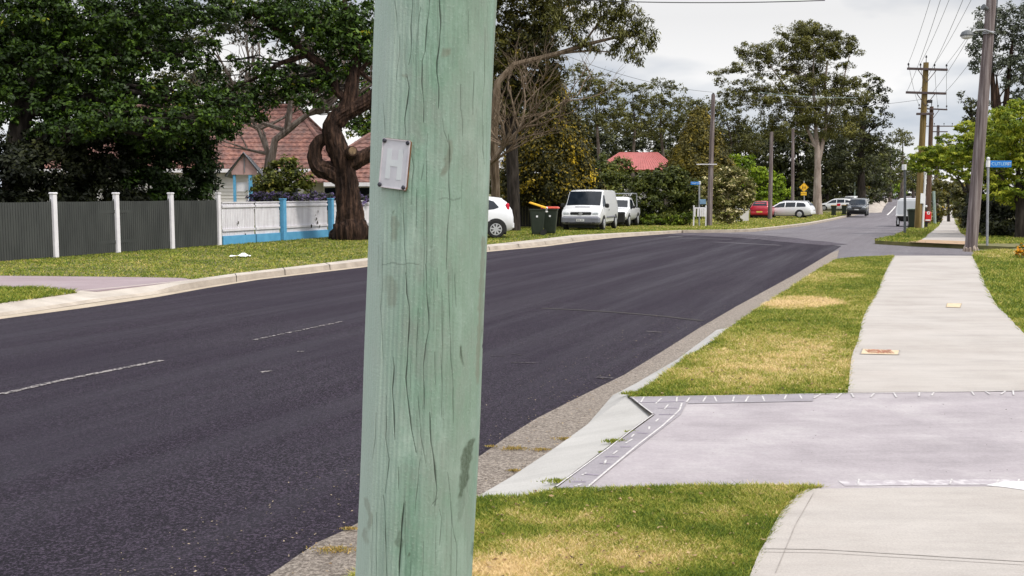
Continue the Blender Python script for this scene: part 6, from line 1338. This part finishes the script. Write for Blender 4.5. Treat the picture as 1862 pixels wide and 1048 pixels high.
# ---------------------------------------------------------------- the green timber pole in the foreground
D0 = 2.62                                   # distance of its axis
def axis_pt(py):                            # centre line in the picture
    return 792-37*py/1048.0
pT, pB = P(axis_pt(-260), -260, D0), P(axis_pt(1048), 1048, D0)
dr = (pT-pB).normalized(); zbase = V-.02; p0 = pB+dr*((zbase-pB.z)/dr.z); R0 = .1495
go = thing('timber_pole', 'thick pale green treated timber pole with long cracks in the near foreground', 'utility pole', tuple(p0))
CR = [[(717, 0), (720.6, 32), (722, 57)], [(750, 0), (747, 50), (747, 99), (743, 119)], [(765, 12), (760, 45), (758, 77)], [(781, 0), (780, 22), (775, 50), (773, 94), (767, 112), (767, 149), (770, 184), (770, 223)],
 [(799, -40), (799, 0), (801, 42), (799, 84), (794, 112), (794, 131), (798, 159), (797, 198)], [(727, 67), (726, 99), (722, 124), (720, 149)], [(740, 139), (743, 159), (740, 189), (735, 218), (737, 248)], [(697, 189), (700, 248)],
 [(882, 50), (882, 99), (881, 154), (877, 198), (877, 248)], [(838, 154), (837, 198), (842, 223), (841, 248)], [(805, 216), (807, 238), (814, 260)], [(777, 243), (775, 286), (775, 329), (775, 372), (776, 429), (775, 480)],
 [(815, 243), (818, 272), (816, 315), (818, 372), (813, 429), (812, 490)], [(744, 262), (747, 280), (752, 306), (749, 329), (747, 372)], [(757, 343), (757, 415)], [(733, 349), (733, 400), (736, 458), (739, 500)], [(879, 229), (878, 272), (882, 300)],
 [(695, 440), (695, 480), (695, 520), (692, 560), (695, 614), (696, 654)], [(737.5, 496), (739, 533), (744, 557), (743, 608), (740, 654), (738, 688), (740, 720), (746, 760), (748, 784), (757, 824)], [(774, 480), (776, 533), (779, 573), (780, 600), (773.6, 630), (770, 662), (771, 745)],
 [(803.5, 533), (805, 573), (803.5, 667), (804, 720), (803, 760)], [(815, 496), (816, 547), (818, 587), (819.5, 640), (824, 707), (824, 770)], [(715, 651), (716, 667), (713.5, 707), (716, 760), (718, 801)], [(838, 632), (839, 646), (844, 667)], [(876.5, 600), (878, 640)],
 [(684, 750), (681, 807), (678, 835)], [(702.6, 720), (702, 750), (701, 798), (707, 835), (704, 869), (700, 898)], [(760, 720), (762, 750), (765, 793), (774, 844)], [(781, 750), (784, 807), (791, 850), (794, 892), (791, 921)], [(764, 835), (758, 892), (754, 938)],
 [(813.5, 858), (819, 901), (822, 955), (831, 992), (830, 1060)], [(697, 901), (701, 955), (701, 1006), (704, 1060)], [(734, 915), (731, 949), (727, 1006), (724, 1070)], [(799, 926), (803.6, 943), (799, 992)], [(684, 932), (684, 1060)], [(770, 985), (768, 1060)], [(724, 850), (724, 892)], [(797, 905), (783, 921)],
 [(862, 130), (860, 210)], [(852, 20), (851, 80)], [(827, 500), (829, 560)], [(795, 488), (795, 526)], [(770, 300), (765, 330)], [(760, 560), (757, 650)], [(790, 640), (792, 700)]]
CWD = {4: 1.9, 3: 1.6, 6: 1.9, 18: 1.9, 19: 1.5, 22: 2.0, 28: 2.0, 32: 2.6, 26: 1.5, 1: 1.5, 31: 1.5, 12: 1.4}
rr = random.Random(11)
for k in range(34):                         # fine hair cracks between the long ones
    y = rr.uniform(-30, 1040); cx = axis_pt(y); u = rr.uniform(-100, 102); x = cx+u; L = rr.uniform(40, 190); q = []; n = 6
    for i in range(n): q.append((x, y+L*i/n)); x += rr.uniform(-1.1, .9)
    CR.append(q); CWD[len(CR)-1] = rr.uniform(.45, .85)
for k in range(60):                         # cracks round the back and above and below the picture
    pass
nA, nZ = 560, 620
zlo, zhi = P(760, 1075, D0).z, P(790, -30, D0).z
zz = np.concatenate([np.linspace(zbase, zlo, 12)[:-1], np.linspace(zlo, zhi, nZ), np.linspace(zhi, pT.z+6.0, 14)[1:]])
front = np.linspace(-math.pi*.54, math.pi*.54, nA); backa = np.linspace(math.pi*.54, 2*math.pi-math.pi*.54, 42)[1:-1]
ang = np.concatenate([front, backa])        # angle measured from the side facing the camera
fx, fy = -p0.x/math.hypot(p0.x, p0.y), -p0.y/math.hypot(p0.x, p0.y)
ca, sa = np.cos(ang), np.sin(ang)
dxs = fx*ca-fy*sa*1.0; dys = fy*ca+fx*sa*1.0
A2, Z2 = np.meshgrid(ang, zz); 
lump = .0030*np.sin(2*A2+1.3*Z2)+.0022*np.sin(3*A2-2.1*Z2+1)+.0016*np.sin(5*Z2+A2)+.0012*np.sin(9*Z2+3*A2+.5)+.0012*np.sin(13*A2+1.2*np.sin(2.3*Z2))
flute = .00025*np.sin(A2*41+3*np.sin(Z2*3.1)+2*np.sin(A2*3))+.0004*np.sin(A2*77+4*np.sin(Z2*2.2+1))
Rz = R0*(1+.012*(zhi-Z2)/max(.1, zhi-zlo))
axx = p0.x+dr.x/dr.z*(zz-zbase); axy = p0.y+dr.y/dr.z*(zz-zbase)
def pos(Rr): return np.stack([axx[:, None]+dxs[None, :]*Rr, axy[:, None]+dys[None, :]*Rr, Z2], -1)
X = pos(Rz+lump)
def proj(X):
    y = X[..., 1]; z = X[..., 2]-EYE; dpt = y*math.cos(TH)-z*math.sin(TH); up = y*math.sin(TH)+z*math.cos(TH)
    return CX+F*X[..., 0]/dpt, CY-F*up/dpt
PX, PY = proj(X); crack = np.zeros(PX.shape); depth = np.zeros(PX.shape)
vis = np.zeros(PX.shape, bool); vis[:, :nA] = True
for ci, q in enumerate(CR):
    wd = .54*CWD.get(ci, 1.15); ys = np.array([p[1] for p in q]); xs = np.array([p[0] for p in q])
    m = vis & (PY > ys[0]) & (PY < ys[-1]); cxp = np.interp(PY[m], ys, xs)+.35*np.sin(PY[m]*.09+ci)
    t = (PY[m]-ys[0])/(ys[-1]-ys[0]); w_ = wd*(.35+.65*np.sin(np.pi*np.clip(t, 0, 1))**.6)*(.8+.35*np.sin(PY[m]*.08+ci*3))
    # foreshorten near the pole's sides
    e = np.clip(1-((PX[m]-(792-37*PY[m]/1048))/113)**2, .05, 1)**.35; w_ = w_*e
    d = np.abs(PX[m]-cxp); val = np.exp(-(d/np.maximum(.35, w_))**2)*min(1, wd/.95); crack[m] = np.maximum(crack[m], val)
    dep = np.exp(-(d/(w_*1.7))**2)*wd; depth[m] = np.maximum(depth[m], dep)
# stain patches: a dark algae streak, brown knots
stain = np.zeros(PX.shape); brown = np.zeros(PX.shape)
def blob(arr, pts, w0, s):
    ys = np.array([p[1] for p in pts]); m = vis & (PY > ys[0]-w0) & (PY < ys[-1]+w0); t = np.interp(PY[m], ys, [p[0] for p in pts]); wv = np.interp(PY[m], ys, [p[2] for p in pts])
    edge = 1+.18*np.sin(PY[m]*.16)+.12*np.sin(PY[m]*.37+1)+.15*np.sin(PX[m]*.5+PY[m]*.07); d = np.abs(PX[m]-t)/(wv*edge); ye = np.clip((PY[m]-ys[0]+2)/5, 0, 1)*np.clip((ys[-1]+2-PY[m])/8, 0, 1)
    arr[m] = np.maximum(arr[m], np.clip(2.2-2.2*d, 0, 1)*ye*s)
blob(stain, [(862, 797, 3), (856, 805, 9), (850, 822, 12), (846, 845, 10), (845, 870, 9), (840, 890, 6), (836, 908, 4)], 3, 1)
blob(stain, [(842, 885, 6), (838, 925, 8), (834, 950, 4)], 4, .35)
blob(stain, [(727, 965, 3), (726, 985, 9), (728, 1000, 4)], 3, .6); blob(stain, [(745, 1005, 2), (744, 1010, 4), (742, 1014, 2)], 2, .9)
blob(stain, [(862, 985, 3), (859, 1008, 4), (863, 1016, 2)], 2, .6); blob(stain, [(838, 628, 2), (838, 650, 3), (842, 665, 1.5)], 2, .7)
blob(stain, [(717, 382, 2), (715, 386, 3), (715, 390, 2)], 2, .8); blob(stain, [(812, 258, 3), (814, 290, 8), (806, 320, 6)], 3, .25)
blob(brown, [(716, 392, 6), (718, 410, 9), (716, 440, 6)], 4, .5); blob(brown, [(818, 255, 5), (820, 268, 7), (812, 305, 8), (803, 322, 5)], 4, .55); blob(brown, [(812, 88, 8), (810, 98, 11), (806, 106, 6)], 4, .6)
blob(brown, [(735, 135, 6), (736, 139, 8), (738, 143, 4)], 3, .6); blob(brown, [(706, 500, 12), (712, 530, 16), (712, 560, 8)], 6, .35); blob(brown, [(665, 960, 5), (663, 975, 7), (668, 990, 4)], 3, .4); blob(brown, [(879, 430, 4), (876, 520, 6), (870, 640, 5), (868, 700, 4)], 4, .6)
blob(brown, [(664, 905, 5), (674, 940, 6), (670, 965, 4)], 3, .4)
for (y, x0, x1) in ((480, 694, 762), (362, 798, 838)):  # faint cross scars
    m = vis & (np.abs(PY-y-1.5*np.sin(PX*.2)) < 1.1) & (PX > x0) & (PX < x1); crack[m] = np.maximum(crack[m], .35)
X = pos(Rz+lump+flute-np.clip(depth, 0, 1.8)*.0022)
nr, nc = PX.shape; verts = X.reshape(-1, 3)-np.array(p0)
idx = np.arange(nr*nc).reshape(nr, nc); a = idx[:-1]; b = idx[1:]
quads = np.stack([a, np.roll(a, -1, 1), np.roll(b, -1, 1), b], -1).reshape(-1, 4)
me = bpy.data.meshes.new('shaft'); me.vertices.add(len(verts)); me.vertices.foreach_set('co', verts.astype(np.float32).ravel())
me.loops.add(quads.size); me.loops.foreach_set('vertex_index', quads.astype(np.int32).ravel()); me.polygons.add(len(quads)); me.polygons.foreach_set('loop_start', np.arange(0, quads.size, 4, dtype=np.int32))
me.polygons.foreach_set('use_smooth', np.ones(len(quads), bool)); me.update(calc_edges=True)
for nm, arr in (('crack', crack), ('stain', stain), ('brown', brown)):
    at = me.attributes.new(nm, 'FLOAT', 'POINT'); at.data.foreach_set('value', arr.ravel().astype(np.float32))
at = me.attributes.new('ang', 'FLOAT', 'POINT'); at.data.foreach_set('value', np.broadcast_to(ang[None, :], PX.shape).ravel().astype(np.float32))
m, nt, bs = newmat('pale green treated timber')
def attr(n):
    a = nt.nodes.new('ShaderNodeAttribute'); a.attribute_name = n; return a.outputs['Fac']
fib = noise(nt, 1, 8, objvec(nt, (130, 130, 4.5)), .7); fib2 = noise(nt, 1, 5, objvec(nt, (30, 30, 1.6)), .6); pat = noise(nt, 4.2, 7, objvec(nt, (1.5, 1.5, .8)), .66); pat2 = noise(nt, 11, 7, objvec(nt, (1, 1, .5)), .7); spk = noise(nt, 160, 3, objvec(nt), .7)
c = ramp(nt, pat.outputs[0], [(.30, (.115, .195, .145)), (.44, (.185, .305, .225)), (.56, (.235, .34, .275)), (.70, (.37, .465, .40))])
c = mixc(nt, ramp(nt, fib2.outputs[0], [(.45, 0.0), (.75, .35)]), c, (.38, .50, .42))
c = mixc(nt, ramp(nt, pat2.outputs[0], [(.48, 0.0), (.66, .7)]), c, (.235, .275, .235))
c = mixc(nt, ramp(nt, pat2.outputs[0], [(.28, .75), (.45, 0.0)]), c, (.37, .50, .43))
c = mixc(nt, ramp(nt, fib.outputs[0], [(.30, .65), (.46, 0.0)]), c, (.13, .18, .14))
c = mixc(nt, ramp(nt, spk.outputs[0], [(.58, 0.0), (.72, .4)]), c, (.46, .56, .49))
# painted light by angle: left flank brightened as open-sky light, right flank shaded
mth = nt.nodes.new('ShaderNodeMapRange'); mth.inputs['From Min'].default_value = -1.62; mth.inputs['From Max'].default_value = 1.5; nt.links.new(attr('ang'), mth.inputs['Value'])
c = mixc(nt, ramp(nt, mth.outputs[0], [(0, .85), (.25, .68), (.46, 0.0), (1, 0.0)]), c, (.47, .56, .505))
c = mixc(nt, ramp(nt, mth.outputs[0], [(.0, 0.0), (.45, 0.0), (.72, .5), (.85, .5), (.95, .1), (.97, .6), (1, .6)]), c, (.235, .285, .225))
br = attr('brown'); mb_ = nt.nodes.new('ShaderNodeMath'); mb_.operation = 'MULTIPLY'; nt.links.new(br, mb_.inputs[0]); nt.links.new(ramp(nt, fib2.outputs[0], [(.35, .45), (.6, 1.0)]), mb_.inputs[1])
c = mixc(nt, mb_.outputs[0], c, (.17, .15, .11))
stn_ = nt.nodes.new('ShaderNodeMath'); stn_.operation = 'MULTIPLY'; nt.links.new(attr('stain'), stn_.inputs[0]); nt.links.new(ramp(nt, spk.outputs[0], [(.3, .95), (.7, .6)]), stn_.inputs[1])
c = mixc(nt, stn_.outputs[0], c, (.075, .10, .065))
c = mixc(nt, attr('crack'), c, (.014, .013, .010))
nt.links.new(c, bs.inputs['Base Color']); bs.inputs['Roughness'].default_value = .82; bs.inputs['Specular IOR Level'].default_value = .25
hsum = nt.nodes.new('ShaderNodeMath'); hsum.operation = 'ADD'; nt.links.new(fib.outputs[0], hsum.inputs[0]); nt.links.new(spk.outputs[0], hsum.inputs[1]); bump(nt, bs, hsum.outputs[0], .0016)
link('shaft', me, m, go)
# number plate: tilted aluminium plate with a raised H and four nails
def on_pole(px, py, out=0.0):
    d = Vector(ray(px, py)); o_ = Vector((0, 0, EYE)); ax = dr
    w0 = o_-p0; dp = d-ax*d.dot(ax); wp = w0-ax*w0.dot(ax); A_ = dp.dot(dp); B_ = 2*dp.dot(wp); C_ = wp.dot(wp)-(R0+.003+out)**2
    t = (-B_-math.sqrt(max(0, B_*B_-4*A_*C_)))/(2*A_); return o_+d*t
q = [on_pole(697, 251, .011), on_pole(747, 257, .011), on_pole(740, 346, .011), on_pole(690, 340, .011)]
cen = sum(q, Vector())/4; ux = ((q[1]-q[0])+(q[2]-q[3])).normalized(); uz = ((q[0]-q[3])+(q[1]-q[2])); uz = (uz-ux*uz.dot(ux)).normalized(); un = ux.cross(uz)
if un.y > 0: un = -un
W2, H2 = (q[1]-q[0]).length/2, (q[0]-q[3]).length/2
pl = thing('pole_plate', 'small worn aluminium plate with a raised H nailed to the green pole', 'plate', tuple(cen))
def pt(u, v, w=0): return cen+ux*u*W2+uz*v*H2+un*w
def slab(outl, w0, w1, nm, mat, par):
    mb = MB(); n = len(outl); vs = [pt(u, v, w0) for u, v in outl]+[pt(u, v, w1) for u, v in outl]
    mb.add(vs, [tuple(range(n)), tuple(range(2*n-1, n-1, -1))]+[(k, (k+1) % n, (k+1) % n+n, k+n) for k in range(n)]); return mb.build(nm, mat, par)
oc = [(-1, -.93), (-.86, -1), (.86, -1), (1, -.93), (1, .93), (.86, 1), (-.86, 1), (-1, .93)]
slab([(u*1.02, v*1.01) for u, v in oc], -.004, .0012, 'rusty_backing', M_RUST, pl)
slab(oc, .0012, .0028, 'plate', M_PLATE, pl)
for a, b, c_2, d_ in ((-1, .955, 1, 1), (-1, -1, 1, -.955), (-1, -.955, -.93, .955), (.93, -.955, 1, .955)):
    slab([(a, b), (c_2, b), (c_2, d_), (a, d_)], .0029, .0046, 'rim', M_PLATEE, pl)
slab([(-.60, -.62), (-.26, -.62), (-.26, -.10), (.24, -.10), (.24, -.62), (.58, -.62), (.58, .60), (.24, .60), (.24, .16), (-.26, .16), (-.26, .60), (-.60, .60)], .0029, .0036, 'raised_letter', M_PLATEH, pl)
for u, v in ((-.86, .9), (.86, .9), (-.92, -.9), (.84, -.9)):
    c0 = pt(u, v, .004); mb = MB(); mb.tube([c0, c0+un*.002, c0+un*.0042], [.0052, .0052, .003], 12); mb.build('nail', M_NAIL, pl, smooth=True)
c0 = pt(.93, -.95, .003); mb = MB(); mb.tube([c0, c0+un*.001], [.006, .005], 10); mb.build('rust_spot', M_RUST, pl)
